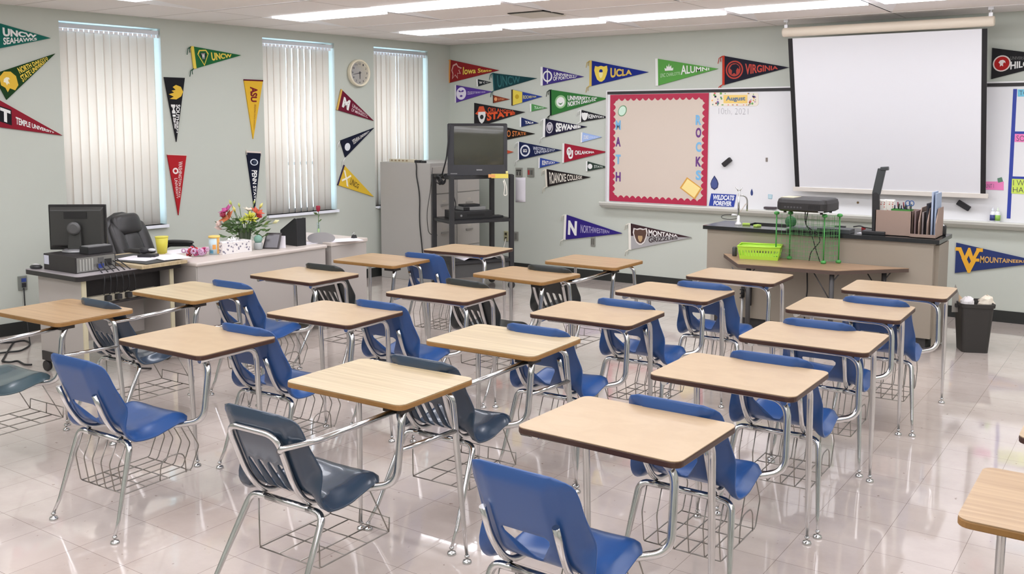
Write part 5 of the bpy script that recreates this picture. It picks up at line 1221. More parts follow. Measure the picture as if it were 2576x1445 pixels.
MB().box(0, -.02, 0, b_.x-a_.x, .03, .035).build('housing', mat('strip_beige', (206, 198, 176), 0.5), e, bevel=.004)
for i in range(5): MB().box(.03+i*.055, -.022, .012, .055+i*.055, -.018, .028).build('socket', mat('socket_brown', (150, 130, 100), 0.6), e)
c_ = at_y(1050, 409, ky+.03); e = empty('power_plug', V((c_.x, ky+.02, kz)), 0, 'black plug and adapter at the right end of the power strip', 'plug')
MB().box(-.02, -.02, 0, .06, .02, .03).build('body', BLK2, e, bevel=.004); MB().box(.07, -.02, 0, .13, .015, .025).build('adapter', BLK2, e, bevel=.004)
def fpt(px, py): return at_y(px, py, ky-.012)
wcable([V((c_.x, ky, kz+.02))]+[fpt(*p) for p in ((1048, 420), (1047, 440), (1056, 490), (1055, 560), (1062, 625), (1066, 680))], .0065, 'thick black cord hanging down the grey cabinet', bend=.12)
wcable([at_x(1088, 422, kx1+.03), at_x(1084, 470, kx1+.03), at_x(1073, 540, kx1-.0+.06), at_x(1078, 590, kx1+.06), at_x(1100, 592, kx1+.08)], .004, 'thin dark cord curving beside the filing cabinet corner', (60, 58, 56), bend=.1)
# ================================================================ TEACHER DESK
GREYL = mat('grey_laminate', (176, 170, 164), 0.5, noise=0.015, nscale=4); DZ = .735
LIGHT = mat('pale_desk_top', (200, 190, 182), 0.4); PAPER = mat('paper_white', (232, 228, 234), 0.7)
pA, pB, pC, pD = at_z(480, 661, DZ), at_z(838, 617, DZ), at_z(845, 617, DZ), at_z(936, 605, DZ)
tx = (pA.x+pB.x)/2; ty0, ty1 = pA.y, pB.y
td = empty('teacher_desk', (tx-.38, (ty0+ty1)/2, 0), 0, 'long grey laminate teacher desk below the middle window', 'desk'); to = V(td.location)
def tdr(o): o.location = -to; return o
tdr(MB().box(tx-.76, ty0, DZ-.03, tx, ty1, DZ).build('desktop', LIGHT, td, bevel=.012, seg=3))
tdr(MB().box(tx-.035, ty0+.02, .14, tx-.015, ty1-.02, DZ-.03).build('modesty_panel', GREYL, td))
for y in (ty0+.01, ty1-.04): tdr(MB().box(tx-.74, y, .0, tx-.02, y+.03, DZ-.03).build('side_panel', GREYL, td))
tdr(MB().box(tx-.74, ty0+.04, .10, tx-.04, ty0+.44, DZ-.03).build('pedestal', GREYL, td))
y2 = ty1+.03; y3 = y2+(pD.y-pC.y)+.03
rd = empty('side_desk', (tx-.40, (y2+y3)/2, 0), 0, 'short grey return desk at the right end of the long teacher desk', 'desk'); ro = V(rd.location)
def rdr(o): o.location = -ro; return o
rdr(MB().box(tx-.80, y2, DZ-.02, tx+.01, y3, DZ+.012).build('desktop', LIGHT, rd, bevel=.004))
rdr(MB().box(tx-.02, y2+.01, .04, tx, y3-.01, DZ-.02).build('front_panel', GREYL, rd)); rdr(MB().box(tx-.78, y3-.03, .0, tx-.02, y3-.01, DZ-.02).build('side_panel', GREYL, rd)); rdr(MB().box(tx-.78, y2+.01, .0, tx-.02, y2+.03, DZ-.02).build('side_panel', GREYL, rd))
# ================================================================ COMPUTER CART
k0 = at_z(39.4, 679, DZ); kf = at_z(190, 697, DZ); cx1 = kf.x+.02; cy0 = kf.y; cx0 = k0.x; cy1 = ty0-.03
cc_ = empty('computer_cart', ((cx0+cx1)/2, (cy0+cy1)/2, 0), 0, 'grey wheeled computer cart with black edged top at the left', 'cart'); co_ = V(cc_.location)
def ccr(o): o.location = -co_; return o
BEDGE = mat('black_edge', (40, 36, 36), 0.4)
pl = rrect(cx0, cy0, cx1, cy1, .03, 4)
ccr(MB().prism([(x, y, DZ-.004) for x, y in pl], (0, 0, .004)).build('cart_top', mat('cart_top_grey', (160, 154, 156), 0.35), cc_))
ccr(MB().prism([(x, y, DZ-.036) for x, y in pl], (0, 0, .0315)).build('edge_band', BEDGE, cc_))
CRM = mat('cream_trim', (200, 192, 162), 0.5)
for y in (cy0+.05, cy1-.09):
    ccr(MB().box(cx0+.09, y, .10, cx1-.04, y+.025, DZ-.036).build('end_panel', GREYL, cc_)); ccr(MB().box(cx1-.041, y-.002, .10, cx1-.03, y+.03, DZ-.036).build('trim_strip', CRM, cc_))
    ccr(MB().box(cx0+.11, y-.01, .085, cx1-.06, y+.035, .15).build('kick_bar', BEDGE, cc_))
ccr(MB().box(cx1-.16, cy0+.08, DZ-.22, cx1-.14, cy1-.10, DZ-.04).build('cable_channel', BEDGE, cc_)); ccr(MB().box(cx1-.16, cy0+.08, DZ-.23, cx1-.05, cy1-.10, DZ-.215).build('cable_channel', BEDGE, cc_))
ccr(MB().box(cx0+.3, cy0+.08, .2, cx0+.315, cy1-.10, DZ-.22).build('back_panel', GREYL, cc_))
for x in (cx0+.14, cx1-.12):
    for y in (cy0+.06, cy1-.08):
        o = MB().lathe([(.036, -.016), (.042, 0), (.036, .016)], (x, y, .0415), 16, Matrix.Rotation(R(90), 3, 'X')).build('caster', mat('caster_rubber', (40, 38, 38), 0.5), cc_); ccr(o)
# power bar under the cart top
e = empty('power_bar', (cx1-.13, cy0+.12, DZ-.214), 0, 'beige power bar with plugs in the cable tray under the cart top', 'power strip')
MB().box(0, 0, 0, .05, .55, .045).build('housing', mat('strip_beige', (206, 198, 176), 0.5), e)
for i in range(5): MB().box(.048, .12+i*.08, .008, .085, .16+i*.08, .045).build('plug', BLK2, e, bevel=.004)
# wood edged drawing board bridging cart and desk
w0, w1_, w2_ = at_z(297, 664, DZ+.022), at_z(379, 674, DZ+.022), at_z(483, 648, DZ+.022)
wx1 = (w1_.x+w2_.x)/2; wy0, wy1 = w1_.y, min(w2_.y, ty0-.035); 
bd = empty('work_board', (wx1-.35, (wy0+wy1)/2, DZ), 0, 'wood edged board bridging the cart top beside the computer', 'board'); bo_ = V(bd.location)
o = MB().box(wx1-.72, wy0, DZ+.001, wx1, wy1, DZ+.024).build('board', OAK, bd); o.location = -bo_
mt = MB().prism([(wx1-.62, wy0+.03, DZ+.0245), (wx1-.03, wy0+.06, DZ+.0245), (wx1-.05, wy1-.05, DZ+.0245), (wx1-.62, wy1-.03, DZ+.0245)], (0, 0, .006)).build('desk_mat', mat('mat_black', (44, 46, 48), 0.5)); tag(mt, 'black desk mat on the wood edged board', 'mat')
for i, (dx_, dy_, s_, lb) in enumerate(((-.32, .20, .3, 'loose white paper on the black desk mat'), (-.18, .36, -.2, 'overlapping white paper towards the back of the desk mat'))):
    o = MB().box(-.14, -.108, 0, .14, .108, .002).build('paper_sheet', PAPER); o.location = (wx1+dx_, wy0+dy_, DZ+.031+.0025*i); o.rotation_euler = (0, 0, s_); tag(o, lb, 'paper')
# computer mouse
q = at_z(91, 676, DZ); e = empty('computer_mouse', q, .4, 'silver and black computer mouse at the left end of the cart', 'mouse')
MB().ball((0, 0, .012), .038, 14, (1.25, .8, .55)).build('shell', mat('mouse_black', (50, 50, 52), 0.3), e); MB().ball((0, 0, .018), .03, 14, (1.2, .7, .6)).build('top_panel', mat('mouse_silver', (206, 206, 206), 0.3), e)
# desktop computer lying flat
pc = at_z(190, 690, DZ); pl_ = at_y(111, 686, pc.y); pr_ = at_x(292, 672, pc.x); PCW = pc.x-pl_.x; PCD = min(pr_.y-pc.y, .42); PCH = .115
pce = empty('desktop_computer', (pc.x, pc.y, DZ), 0, 'black desktop computer lying flat beneath the monitor', 'computer')
PCM = mat('pc_black', (42, 38, 38), 0.45)
MB().box(-PCW, 0, 0, 0, PCD, PCH).build('case', PCM, pce, bevel=.004)
MB().box(-PCW+.01, -.002, PCH-.075, -PCW+.07, .001, PCH-.012).build('sticker', mat('sticker_white', (206, 208, 220), 0.6), pce)
MB().box(-.001, .01, .006, .003, PCD-.01, PCH-.008).build('rear_plate', mat('rear_steel', (150, 150, 146), 0.35, 0.6), pce)
for i in range(5): MB().box(.003, .03+i*.022, .015, .006, .043+i*.022, PCH-.02).build('expansion_slot', mat('slot_steel', (186, 186, 180), 0.4, 0.5), pce)
for (y, z, w, h, rgb) in ((.17, .02, .04, .03, (50, 70, 150)), (.22, .03, .05, .05, (40, 40, 40)), (.29, .02, .05, .06, (60, 60, 60)), (.17, .06, .04, .035, (90, 90, 90))):
    if y+w < PCD: MB().box(.003, y, z, .007, y+w, z+h).build('port', mat('port_%d_%d' % (rgb[0], rgb[2]), rgb, 0.5), pce)
for i in range(6):
    y = pc.y+.16+.03*i; s_ = pc.x+.008
    wcable([V((s_, y, DZ+.05+.01*(i % 3))), V((s_+.04, y+.01*(i-3), DZ+.04)), V((cx1+.012, y+.015*(i-2), DZ-.02)), V((cx1+.0, y+.02*(i-2), DZ-.12-.03*(i % 2))), V((cx1-.06, y+.01*i, DZ-.16))], .004, ('short', 'long', 'looped', 'thin', 'drooping', 'rightmost')[i]+' black lead from the rear of the desktop computer into the cable tray', bend=.05)
# monitor seen from behind
mc = at_y(186, 655, pc.y+.17); mz = DZ+PCH; dm = (V((mc.x, pc.y+.17, 0))-V((0, 0, 0))).dot(V((-_sy, _cy, 0)))
mp = dpt(186, dm); sm_ = dm/F_PX
mon = empty('monitor', V((mp.x, mp.y, mz)), YAW+R(3), 'black flat monitor seen from behind on the desktop computer', 'monitor')
mw = 142*sm_; bz = at_y(186, 628, mp.y).z-mz; tz_ = at_y(186, 515, mp.y).z-mz
MB().box(-mw/2, .02, bz, mw/2, .045, tz_).build('bezel', mat('monitor_gloss', (30, 28, 30), 0.25), mon, bevel=.005)
mb = MB(); a = .92; mb.hexa([(-mw/2*a, .021, bz+.02), (mw/2*a, .021, bz+.02), (mw/2*.97, .021, bz+.01), (-mw/2*.97, .021, bz+.01)]+[(-mw/2*a, .021, tz_-.02), (mw/2*a, .021, tz_-.02), (mw/2*.97, .021, tz_-.01), (-mw/2*.97, .021, tz_-.01)])
MB().hexa([(-mw*.44, -.012, bz+.035), (mw*.44, -.012, bz+.035), (mw*.47, .021, bz+.015), (-mw*.47, .021, bz+.015), (-mw*.44, -.012, tz_-.04), (mw*.44, -.012, tz_-.04), (mw*.47, .021, tz_-.015), (-mw*.47, .021, tz_-.015)]).build('rear_cover', mat('monitor_back', (52, 52, 50), 0.4), mon, bevel=.004)
MB().box(-.08, -.016, tz_-.10, .08, -.010, tz_-.05).build('vent', mat('vent_dark', (20, 20, 20), 0.6), mon)
MB().hexa([(-.05, -.05, .02), (.05, -.05, .02), (.05, -.02, .02), (-.05, -.02, .02), (-.04, -.04, bz+.16), (.04, -.04, bz+.16), (.04, -.01, bz+.16), (-.04, -.01, bz+.16)]).build('stand_neck', mat('monitor_back', (52, 52, 50), 0.4), mon, bevel=.006)
MB().lathe([(.046, 0), (.046, .02), (.03, .026)], (0, -.036, bz+.16), 20, Matrix.Rotation(R(90), 3, 'X')).build('hinge_cap', mat('hinge_grey', (84, 84, 84), 0.35), mon)
MB().lathe([(.10, 0), (.105, .008), (.09, .02), (.05, .024)], (0, 0, 0), 28).build('stand_base', mat('base_silver', (150, 150, 152), 0.3, 0.4), mon)
# black switch box right of the monitor
q = at_y(236, 655, mp.y+.02); e = empty('dock_box', V((pc.x-.10, pc.y+PCD*.72, DZ+PCH)), 0, 'small black box beside the monitor base on the computer', 'box')
MB().box(-.06, -.09, 0, .05, .10, .05).build('case', BLK2, e, bevel=.004); MB().box(-.05, -.08, .05, .04, .09, .055).build('lid', mat('lid_grey', (130, 130, 130), 0.5), e)
# ================================================================ OFFICE CHAIR
LEA = mat('black_leather', (48, 47, 48), 0.36, noise=0.1, nscale=10, bump=0.1, bscale=60)
och = dpt(406, 8.0); q = at_y(330, 527, och.y); topz = q.z+.04
ofc = empty('office_chair', V((och.x, och.y, 0)), R(-68), 'high-backed black leather office chair behind the cart', 'chair')
def cushion(nm, w, h, th, M, tuck=.5, parent=ofc, pw=2.6):
    mb = MB(); n, m2 = 24, 16; vs = []
    for i in range(m2+1):
        v = -1+2*i/m2
        for k in range(n):
            a = 2*pi*k/n; cxs = abs(cos(a))**(2/pw)*(1 if cos(a) >= 0 else -1); sys_ = abs(sin(a))**(2/2.2)*(1 if sin(a) >= 0 else -1)
            s_ = (1-abs(v)**4)**.5 if abs(v) < 1 else .0
            s_ = max(s_, .02); vs.append(M @ V((cxs*w*(.82+.18*s_)*(s_**.35), sys_*th*s_, v*h)))
    mb.add(vs, [(i*n+k, i*n+(k+1) % n, (i+1)*n+(k+1) % n, (i+1)*n+k) for i in range(m2) for k in range(n)], True)
    return mb.build(nm, LEA, parent)
bt_ = Matrix.Translation(V((0, -.02, 0)))
lean = R(20)
def bM(x, y, z, ex=0): return Matrix.Translation(V((x, y, z))) @ Matrix.Rotation(lean+ex, 4, 'X')
zc_ = topz-.40
cushion('backrest', .27, .37, .05, bM(0, -.30, zc_))
cushion('back_pad', .13, .28, .045, bM(0, -.25, zc_-.05)); cushion('headrest', .18, .095, .05, bM(0, -.345, zc_+.25))
for s in (-1, 1): cushion('side_bolster', .075, .33, .045, bM(s*.17, -.255, zc_-.03))
cushion('seat', .26, .25, .06, Matrix.Translation(V((0, .0, .50))) @ Matrix.Rotation(R(90), 4, 'X'))
for s in (-1, 1):
    MB().tube(fillet([(s*.27, -.20, .50), (s*.30, -.18, .70), (s*.30, .10, .71), (s*.27, .14, .50)], .06, 6), .016, 10).build('arm_frame', BLK2, ofc)
    cushion('armrest', .03, .14, .02, Matrix.Translation(V((s*.30, -.04, .73))) @ Matrix.Rotation(R(90), 4, 'X'))
MB().tube([(0, 0, .07), (0, 0, .45)], .028, 14).build('gas_post', BLK2, ofc)
for k in range(5):
    a = 2*pi*k/5+.3; l = MB().tube([(0, 0, .10), (.28*cos(a), .28*sin(a), .075)], [.025, .016], 8).build('base_leg', BLK2, ofc)
    MB().ball((.28*cos(a), .28*sin(a), .03), .03, 10).build('caster', BLK2, l)
# ================================================================ THINGS ON THE DESKS
def dp(px, py, z=DZ): return at_z(px, py, z)
def on(px, py, z=DZ+.0005): q = at_z(px, py, DZ); return V((q.x, q.y, z))
DZ2 = DZ+.0
def hpx(py0, py1, q): return (at_y(0, 0, 1) is not None) and abs(at_y(1288, py0, q.y/1.0).z-at_y(1288, py1, q.y).z)
def hgt(px, py, q): return at_y(px, py, q.y).z-q.z
# desk phone / black mouse pile on the board
q = at_z(385, 640, DZ+.03); e = empty('stapler', V((wx1-.33, wy1-.10, DZ+.031)), .5, 'black and silver hole punch near the back of the board', 'punch')
MB().box(-.07, -.035, 0, .07, .035, .025).build('base', BLK2, e, bevel=.006); MB().ball((-.03, 0, .05), .035, 12, (1.2, .8, .7)).build('lever', BLK2, e); MB().ball((.03, 0, .055), .024, 12, (1.3, .6, .5)).build('silver_cap', mat('mouse_silver', (206, 206, 206), 0.3), e)
YC = mat('yellow_cup', (212, 202, 76), 0.5)
q = on(408, 640); q = V((tx-.50, ty0+.08, DZ)); dq = at_y(408, 636, q.y); q = V((at_y(408, 636, q.y).x, q.y, DZ))
ycl = at_z(408, 638, DZ); e = empty('yellow_cup', V((ycl.x, max(ycl.y, ty0+.05), DZ)), 0, 'yellow speckled plastic cup behind the desk papers', 'cup')
MB().lathe([(.036, 0), (.050, .135), (.047, .135), (.034, .006)], (0, 0, 0), 20).build('cup', YC, e); MB().lathe([(.0505, .128), (.053, .132), (.0505, .137)], (0, 0, 0), 20).build('rim', YC, e)
for i, (px, py, ry, lb) in enumerate(((455, 634, .2, 'white paper sheet at the left end of the teacher desk'), (872, 605, -.3, 'white paper sheet on the short return desk'), (770, 613, .1, 'white paper under the black magazine file'))):
    q = at_z(px, py, DZ+.013 if i == 1 else DZ); 
    o = MB().box(-.14, -.108, 0, .14, .108, .003).build('paper_sheet', PAPER); o.location = (q.x-.03, max(q.y, ty0+.13) if i == 0 else q.y, DZ+(.0125 if i == 1 else .0005)); o.rotation_euler = (0, 0, 1.4+ry); tag(o, lb, 'paper')
# pink pom-pom bows
PNK = mat('pink_bow', (196, 80, 130), 0.7); LIL = mat('lilac_bow', (206, 170, 200), 0.7); REDB = mat('red_bow', (190, 50, 60), 0.6)
def bow(px, py, m1, m2, lb, seed):
    q = at_z(px, py, DZ); e = empty('ribbon_bow', V((q.x, q.y, DZ)), 0, lb, 'ribbon', 'curled ribbon bows on the teacher desk'); rn = random.Random(seed)
    for nm, m in (('ribbon_curl', m1), ('ribbon_loop', m2)):
        mb = MB()
        for i in range(9):
            c = V((rn.uniform(-.035, .035), rn.uniform(-.045, .045), rn.uniform(.02, .055))); a = rn.uniform(0, pi); r = rn.uniform(.012, .02)
            mb.tube([c+V((r*cos(t)*cos(a), r*cos(t)*sin(a), r*sin(t))) for t in [2*pi*k/9 for k in range(9)]], .006, 5, closed=True)
        mb.build(nm, m, e)
bow(481, 646, LIL, REDB, 'lilac and red ribbon bow at the left end of the teacher desk', 3); bow(508, 645, PNK, LIL, 'bright pink ribbon bow beside the snack canister', 8)
# canister
q = at_z(540, 640, DZ); q.z = DZ; hh = hgt(540, 594, q); e = empty('snack_canister', q, .3, 'cardboard canister with yellow lid on the teacher desk', 'canister'); r_ = .042
MB().lathe([(r_, 0), (r_, hh-.012)], (0, 0, 0), 24).build('tube', mat('can_blue', (196, 214, 218), 0.5), e); MB().lathe([(r_+.003, hh-.014), (r_+.003, hh), (r_-.002, hh+.002)], (0, 0, 0), 24).build('lid', mat('can_yellow', (234, 200, 110), 0.5), e)
for k, (a0, a1, z0_, z1_, rgb) in enumerate(((-1.0, -.4, .3, .55, (230, 160, 80)), (-.2, .5, .05, .9, (226, 170, 90)), (-1.6, -.9, .08, .25, (90, 150, 176)))):
    mb = MB(); vs = []
    for i in range(7):
        a = a0+(a1-a0)*i/6-.3
        for z in (z0_, z1_): vs.append(((r_+.001)*cos(a), (r_+.001)*sin(a), hh*z))
    mb.add(vs, [(2*i, 2*i+2, 2*i+3, 2*i+1) for i in range(6)]); mb.build('printed_patch', mat('can%d' % k, rgb, 0.5), e)
# tissue box
ta, tb_ = at_z(560, 642, DZ), at_z(634, 633, DZ); u_ = (tb_-ta); u_.z = 0; tL = u_.length; ang = math.atan2(u_.y, u_.x)
hh = at_y(560, 612, ta.y).z-DZ
e = empty('tissue_box', V((ta.x, ta.y, DZ)), ang, 'white patterned tissue box in front of the flowers', 'box')
def tissue_mat():
    m = bpy.data.materials.new('tissue_pattern'); m.use_nodes = True; nt = m.node_tree; b = nt.nodes['Principled BSDF']; tc = nt.nodes.new('ShaderNodeTexCoord'); v = nt.nodes.new('ShaderNodeTexVoronoi'); v.inputs['Scale'].default_value = 42
    cr = nt.nodes.new('ShaderNodeValToRGB'); cr.color_ramp.elements[0].color = lin((120, 116, 134)); cr.color_ramp.elements[0].position = .25; cr.color_ramp.elements[1].color = lin((232, 228, 226)); cr.color_ramp.elements[1].position = .42
    nt.links.new(tc.outputs['Object'], v.inputs['Vector']); nt.links.new(v.outputs['Distance'], cr.inputs['Fac']); nt.links.new(cr.outputs['Color'], b.inputs['Base Color']); return m
MB().box(0, 0, 0, tL, .12, hh).build('carton', tissue_mat(), e, bevel=.002)
mb = MB(); rn = random.Random(2); vs = []
for i in range(9):
    for z in (0, .035): vs.append((tL*.35+tL*.3*i/8, .06+.012*sin(i*1.9)+.01*(z > 0)*cos(i*2.3), hh+z*(.6+.4*sin(i*2.7)) if z else hh))
mb.add(vs, [(2*i, 2*i+2, 2*i+3, 2*i+1) for i in range(8)], True); o = mb.build('tissue', mat('tissue_white', (244, 242, 242), 0.8), e); sd = o.modifiers.new('s', 'SOLIDIFY'); sd.thickness = .001
# flower bouquet
fq = at_z(612, 625, DZ); fq = V((fq.x, fq.y+.02, DZ)); vh = hgt(612, 575, fq)
LEAF = mat('leaf_green', (74, 104, 52), 0.5); STEM = mat('stem_green', (80, 112, 60), 0.5)
e = empty('flower_vase', fq, 0, 'bouquet of mixed flowers in a dark glass vase under the window', 'flowers')
MB().lathe([(.045, 0), (.05, .006), (.042, .05), (.055, vh*.85), (.06, vh), (.056, vh), (.050, vh*.85), (.038, .05), (.045, .01)], (0, 0, 0), 24).build('vase', mat('vase_green', (70, 84, 62), 0.12, spec=.7), e)
fs_ = .00345*1.0
def fp(px, py, dep=0): r_ = ray(px, py); q = EYE+r_*((fq.dot(V((-_sy, _cy, 0)))+dep)/(r_.dot(V((-_sy, _cy, 0))))); return q-fq
def flower(px, py, r, m, dep, nm, kind):
    c = fp(px, py, dep); st_ = MB().tube(fillet([V((0, 0, vh*.6)), V((c.x*.4, c.y*.4, vh+.02)), c], .05, 4), .0028, 5).build('stem', STEM, e); mb = MB(); rn = random.Random(int(px*7+py))
    d = (c-V((0, 0, vh*.6))).normalized(); n_ = {'lily': 6, 'rose': 12, 'mum': 22, 'bud': 3}[kind]
    ax = d.orthogonal().normalized(); ay = d.cross(ax)
    for k in range(n_):
        a = 2*pi*k/n_*(1 if kind != 'rose' else 2.4)+rn.uniform(-.2, .2); rad = ax*cos(a)+ay*sin(a)
        if kind == 'bud': up, L_, w_ = .95, r*2.0, r*.45
        elif kind == 'rose': up, L_, w_ = .55+.35*(k % 3)/2, r*(.6+.4*((k % 3) != 2)), r*.55
        elif kind == 'mum': up, L_, w_ = rn.uniform(0, .9), r, r*.16
        else: up, L_, w_ = .35, r*1.15, r*.32
        tip_ = c+(rad*(1-up)+d*up).normalized()*L_; mid = c+(rad*(1-up)+d*up).normalized()*L_*.5+d*r*.12; s_ = rad.cross(d).normalized()*w_
        mb.add([c, mid+s_, tip_, mid-s_], [(0, 1, 2), (0, 2, 3)], True)
    o = mb.build(nm, m, e); sd = o.modifiers.new('s', 'SOLIDIFY'); sd.thickness = .0015
FM = lambda n, c: mat('petal_'+n, c, 0.6)
for px, py, r, c, dep, nm, kd in ((572, 533, .045, FM('orchid', (196, 84, 150)), -.03, 'purple_lily', 'lily'), (566, 545, .035, FM('pinkred', (170, 60, 90)), -.05, 'crimson_flower', 'rose'), (576, 552, .05, FM('orange', (206, 120, 76)), -.06, 'orange_lily', 'lily'), (558, 566, .035, FM('blush', (232, 206, 196)), -.05, 'blush_flower', 'rose'), (561, 578, .025, FM('blush', (232, 206, 196)), -.03, 'blush_flower', 'bud'), (584, 519, .02, FM('budgreen', (196, 206, 120)), 0, 'lily_bud', 'bud'), (603, 524, .016, FM('budgreen', (196, 206, 120)), .02, 'lily_bud', 'bud'), (593, 536, .022, FM('budyellow', (222, 216, 130)), -.02, 'lily_bud', 'bud'), (625, 532, .035, FM('cream', (220, 208, 190)), .04, 'cream_flower', 'lily'), (629, 552, .05, FM('yellow', (206, 206, 80)), -.06, 'yellow_mum', 'mum'), (616, 556, .035, FM('lime', (176, 190, 80)), -.05, 'lime_mum', 'mum'), (645, 538, .042, FM('redorange', (196, 80, 50)), 0, 'red_lily', 'lily'), (648, 548, .03, FM('red', (180, 50, 50)), -.02, 'red_flower', 'rose'), (652, 527, .022, FM('budyellow', (222, 216, 130)), .02, 'lily_bud', 'bud'), (638, 515, .014, FM('budgreen', (196, 206, 120)), .02, 'lily_bud', 'bud'), (684, 563, .026, FM('creambud', (232, 228, 180)), -.02, 'cream_bud', 'bud'), (664, 566, .02, FM('lime', (176, 190, 80)), 0, 'lily_bud', 'bud')):
    flower(px, py, r*1.45, c, dep-.05, nm, kd)
mb = MB(); rn = random.Random(11)
for i in range(120):
    a = rn.uniform(0, 2*pi); R_ = rn.uniform(.02, .20); zz_ = vh+rn.uniform(-.05, .09)-R_*.2; c = V((R_*cos(a), R_*sin(a)*.8, zz_)); d = V((cos(a), sin(a), rn.uniform(-.5, .9))).normalized(); L_ = rn.uniform(.05, .10); s_ = d.orthogonal().normalized()*L_*.16; s_ = s_ if i % 2 else d.cross(s_)
    mb.add([c, c+d*L_*.5+s_, c+d*L_, c+d*L_*.5-s_], [(0, 1, 2), (0, 2, 3)])
o = mb.build('foliage', LEAF, e); sd = o.modifiers.new('s', 'SOLIDIFY'); sd.thickness = .0008
# glass jar and teal tissue
q = on(650, 628); e = empty('glass_jar', q, 0, 'small clear jar with teal tissue between the box and the photo frames', 'jar')
MB().lathe([(.03, 0), (.036, .01), (.036, .05), (.03, .058)], (0, 0, 0), 18).build('jar', mat('jar_grey', (176, 180, 180), 0.15, spec=.7), e); o = MB().ball((0, 0, .085), .035, 8).build('teal_tissue', mat('teal_tissue', (130, 172, 156), 0.7), e)
# black photo frame stand
q = on(682, 627); e = empty('photo_stand', q, YAW-.1, 'black tilted desk frame left of the magazine file', 'frame'); hh = hgt(682, 588, q)
MB().hexa([(-.075, 0, 0), (.065, 0, 0), (.065, .012, 0), (-.075, .012, 0), (-.055, .05, hh), (.075, .05, hh), (.075, .062, hh), (-.055, .062, hh)]).build('panel', mat('frame_black', (58, 52, 52), 0.35), e, bevel=.003)
MB().hexa([(-.06, -.001, .012), (.052, -.001, .012), (.052, .005, .012), (-.06, .005, .012), (-.043, .042, hh-.012), (.062, .042, hh-.012), (.062, .048, hh-.012), (-.043, .048, hh-.012)]).build('inset', mat('frame_inset', (96, 92, 98), 0.2), e)
q = on(708, 625); e = empty('white_card', q, YAW, 'small white card standing left of the mesh magazine file', 'card'); MB().hexa([(-.02, 0, 0), (.035, 0, 0), (.035, .004, 0), (-.02, .004, 0), (-.02, .02, .10), (.03, .02, .10), (.03, .024, .10), (-.02, .024, .10)]).build('card', PAPER, e)
# mesh magazine file
MESH = mat('mesh_black', (44, 46, 48), 0.5, 0.3, noise=0.3, nscale=220)
qa, qb = on(716, 616), on(748, 620); hh1 = hgt(748, 551, qb); u_ = (qb-qa).normalized(); e = empty('magazine_file', qb, math.atan2(u_.y, u_.x), 'black wire mesh magazine file on the teacher desk', 'file box'); Ls = (qb-qa).length+.05; Wd = .09
mb = MB(); mb.prism([(-Ls, 0, 0), (0, 0, 0), (0, 0, hh1), (-.03, 0, hh1), (-Ls, 0, hh1*.52)], (0, .003, 0)); mb.build('mesh_side', MESH, e)
mb = MB(); mb.prism([(-Ls, Wd, 0), (0, Wd, 0), (0, Wd, hh1), (-.03, Wd, hh1), (-Ls, Wd, hh1*.52)], (0, .003, 0)); mb.build('mesh_side', MESH, e)
MB().box(-.003, 0, 0, 0, Wd, hh1).build('mesh_end', MESH, e); MB().box(-Ls, 0, 0, -Ls+.003, Wd, hh1*.5).build('mesh_end', MESH, e); MB().box(-Ls, 0, 0, 0, Wd, .003).build('floor_panel', MESH, e)
mb = MB()
for y in (0, Wd): mb.tube([(-Ls, y, 0), (0, y, 0), (0, y, hh1), (-.03, y, hh1), (-Ls, y, hh1*.52), (-Ls, y, 0)], .0035, 6)
mb.tube([(0, 0, hh1), (0, Wd, hh1)], .0035, 6); mb.tube([(-Ls, 0, hh1*.52), (-Ls, Wd, hh1*.52)], .0035, 6); mb.build('wire_rim', BLK2, e)
# rose in bud vase
q = on(801, 598); q = V((q.x-.05, q.y, DZ)); qx = at_y(801, 560, q.y).x; q.x = qx; e = empty('bud_vase', q, 0, 'single red rose in a slim clear vase below the middle window', 'vase')
hv = hgt(801, 560, q); hr_ = hgt(800, 524, q)
MB().lathe([(.022, 0), (.024, .006), (.016, .03), (.013, hv*.8), (.016, hv)], (0, 0, 0), 16).build('vase', GLASS, e); MB().lathe([(.011, .012), (.010, hv*.6)], (0, 0, 0), 12).build('water', mat('rose_water', (176, 196, 130), 0.1), e)
MB().tube([(0, 0, .02), (.003, 0, hr_-.03)], .003, 6).build('stem', STEM, e); mb = MB()
for zf, a in ((.55, 0), (.68, 2.2), (.78, 4)): c = V((0, 0, hr_*zf)); d = V((cos(a), sin(a), .5)).normalized()*.05; s_ = d.orthogonal().normalized()*.014; mb.add([c, c+d*.5+s_, c+d, c+d*.5-s_], [(0, 1, 2), (0, 2, 3)])
o = mb.build('leaf', LEAF, e); sd = o.modifiers.new('s', 'SOLIDIFY'); sd.thickness = .001
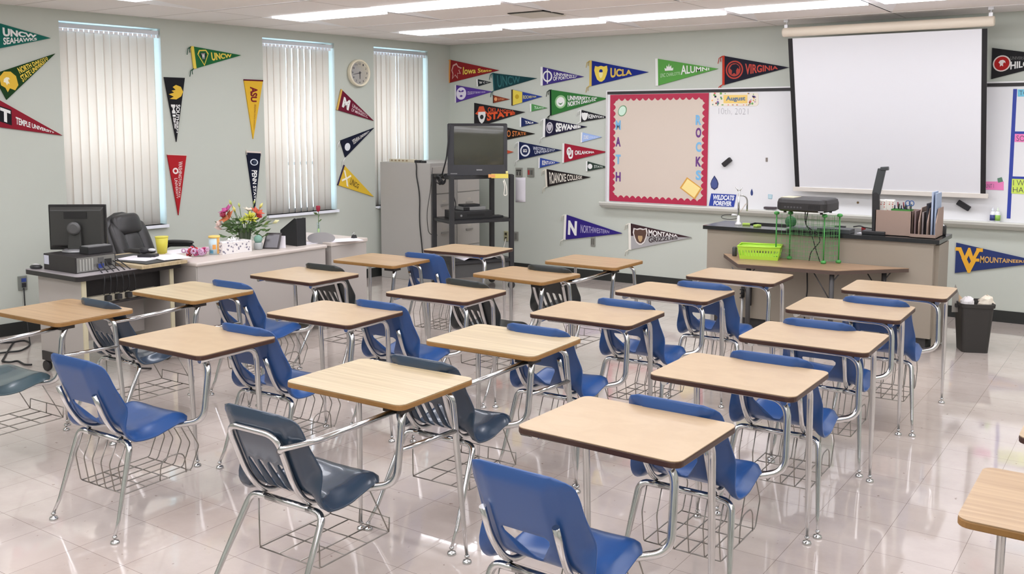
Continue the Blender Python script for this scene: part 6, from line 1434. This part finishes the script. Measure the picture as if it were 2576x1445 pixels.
MB().lathe([(.004, -.034), (.016, -.022), (.020, 0), (.019, .018), (.014, .022), (.008, .012), (.002, .018)], (0, 0, hr_), 12).build('rose_bloom', mat('rose_red', (150, 26, 52), 0.6), e)
# made-up grey oval standing in for a blurred-out nameplate, on a dark base
q = on(808, 613); e = empty('blur_oval', q, YAW, 'grey oval standing in for a blurred nameplate near the right end of the teacher desk', 'plaque')
sc2 = q.dot(V((-_sy, _cy, 0)))/F_PX
MB().prism([(35*sc2*cos(t), .004, .045+15*sc2*sin(t)) for t in [2*pi*k/36 for k in range(36)]], (0, .01, 0)).build('oval_face', mat('blur_grey', (160, 158, 158), 0.5), e)
MB().box(-.06, .015, 0, .06, .05, .03).build('base', BLK2, e)
q = at_z(893, 601, DZ+.013); e = empty('binder_clip', V((q.x-.03, q.y, DZ+.0125)), 0, 'small black binder clip on the short return desk', 'clip'); MB().prism([(-.02, 0, 0), (.02, 0, 0), (.008, 0, .03), (-.008, 0, .03)], (0, .04, 0)).build('body', BLK2, e); MB().tube([(0, .01, .028), (.01, .01, .055), (-.01, .01, .055), (0, .01, .028)], .002, 5).build('handle', CHROME, e)
# ================================================================ FLOOR CABLES AT THE LEFT
def fc2(px, py): q = at_z(px, py, .008); return q
wcable([fc2(*p) for p in ((-20, 862), (30, 862), (60, 856), (76, 862), (74, 872), (50, 884), (20, 886), (-10, 890))], .007, 'black cable looping over the floor at the left edge', bend=.2)
wcable([fc2(*p) for p in ((34, 862), (22, 880), (8, 905), (4, 910), (26, 912), (44, 908), (62, 918), (80, 918))], .007, 'black cable snaking towards the cart caster', bend=.2)
q1 = at_left(60, 725, .02); wcable([q1, at_left(62, 760, .02), V((at_left(66, 820, .03).x, at_left(66, 820, .03).y, .2)), fc2(76, 868)], .005, 'thin black cable dropping from the wall outlet to the floor', bend=.1)
wcable([V((cx1-.10, cy0+.18, DZ-.2)), V((cx1+.0, cy0+.16, .45)), V((cx1+.02, cy0+.2, .2)), V((cx1+.1, cy0+.35, .05)), V((cx1+.05, cy0+.5, .008))], .007, 'black cable curving down from the cart tray behind the navy chair', bend=.15)
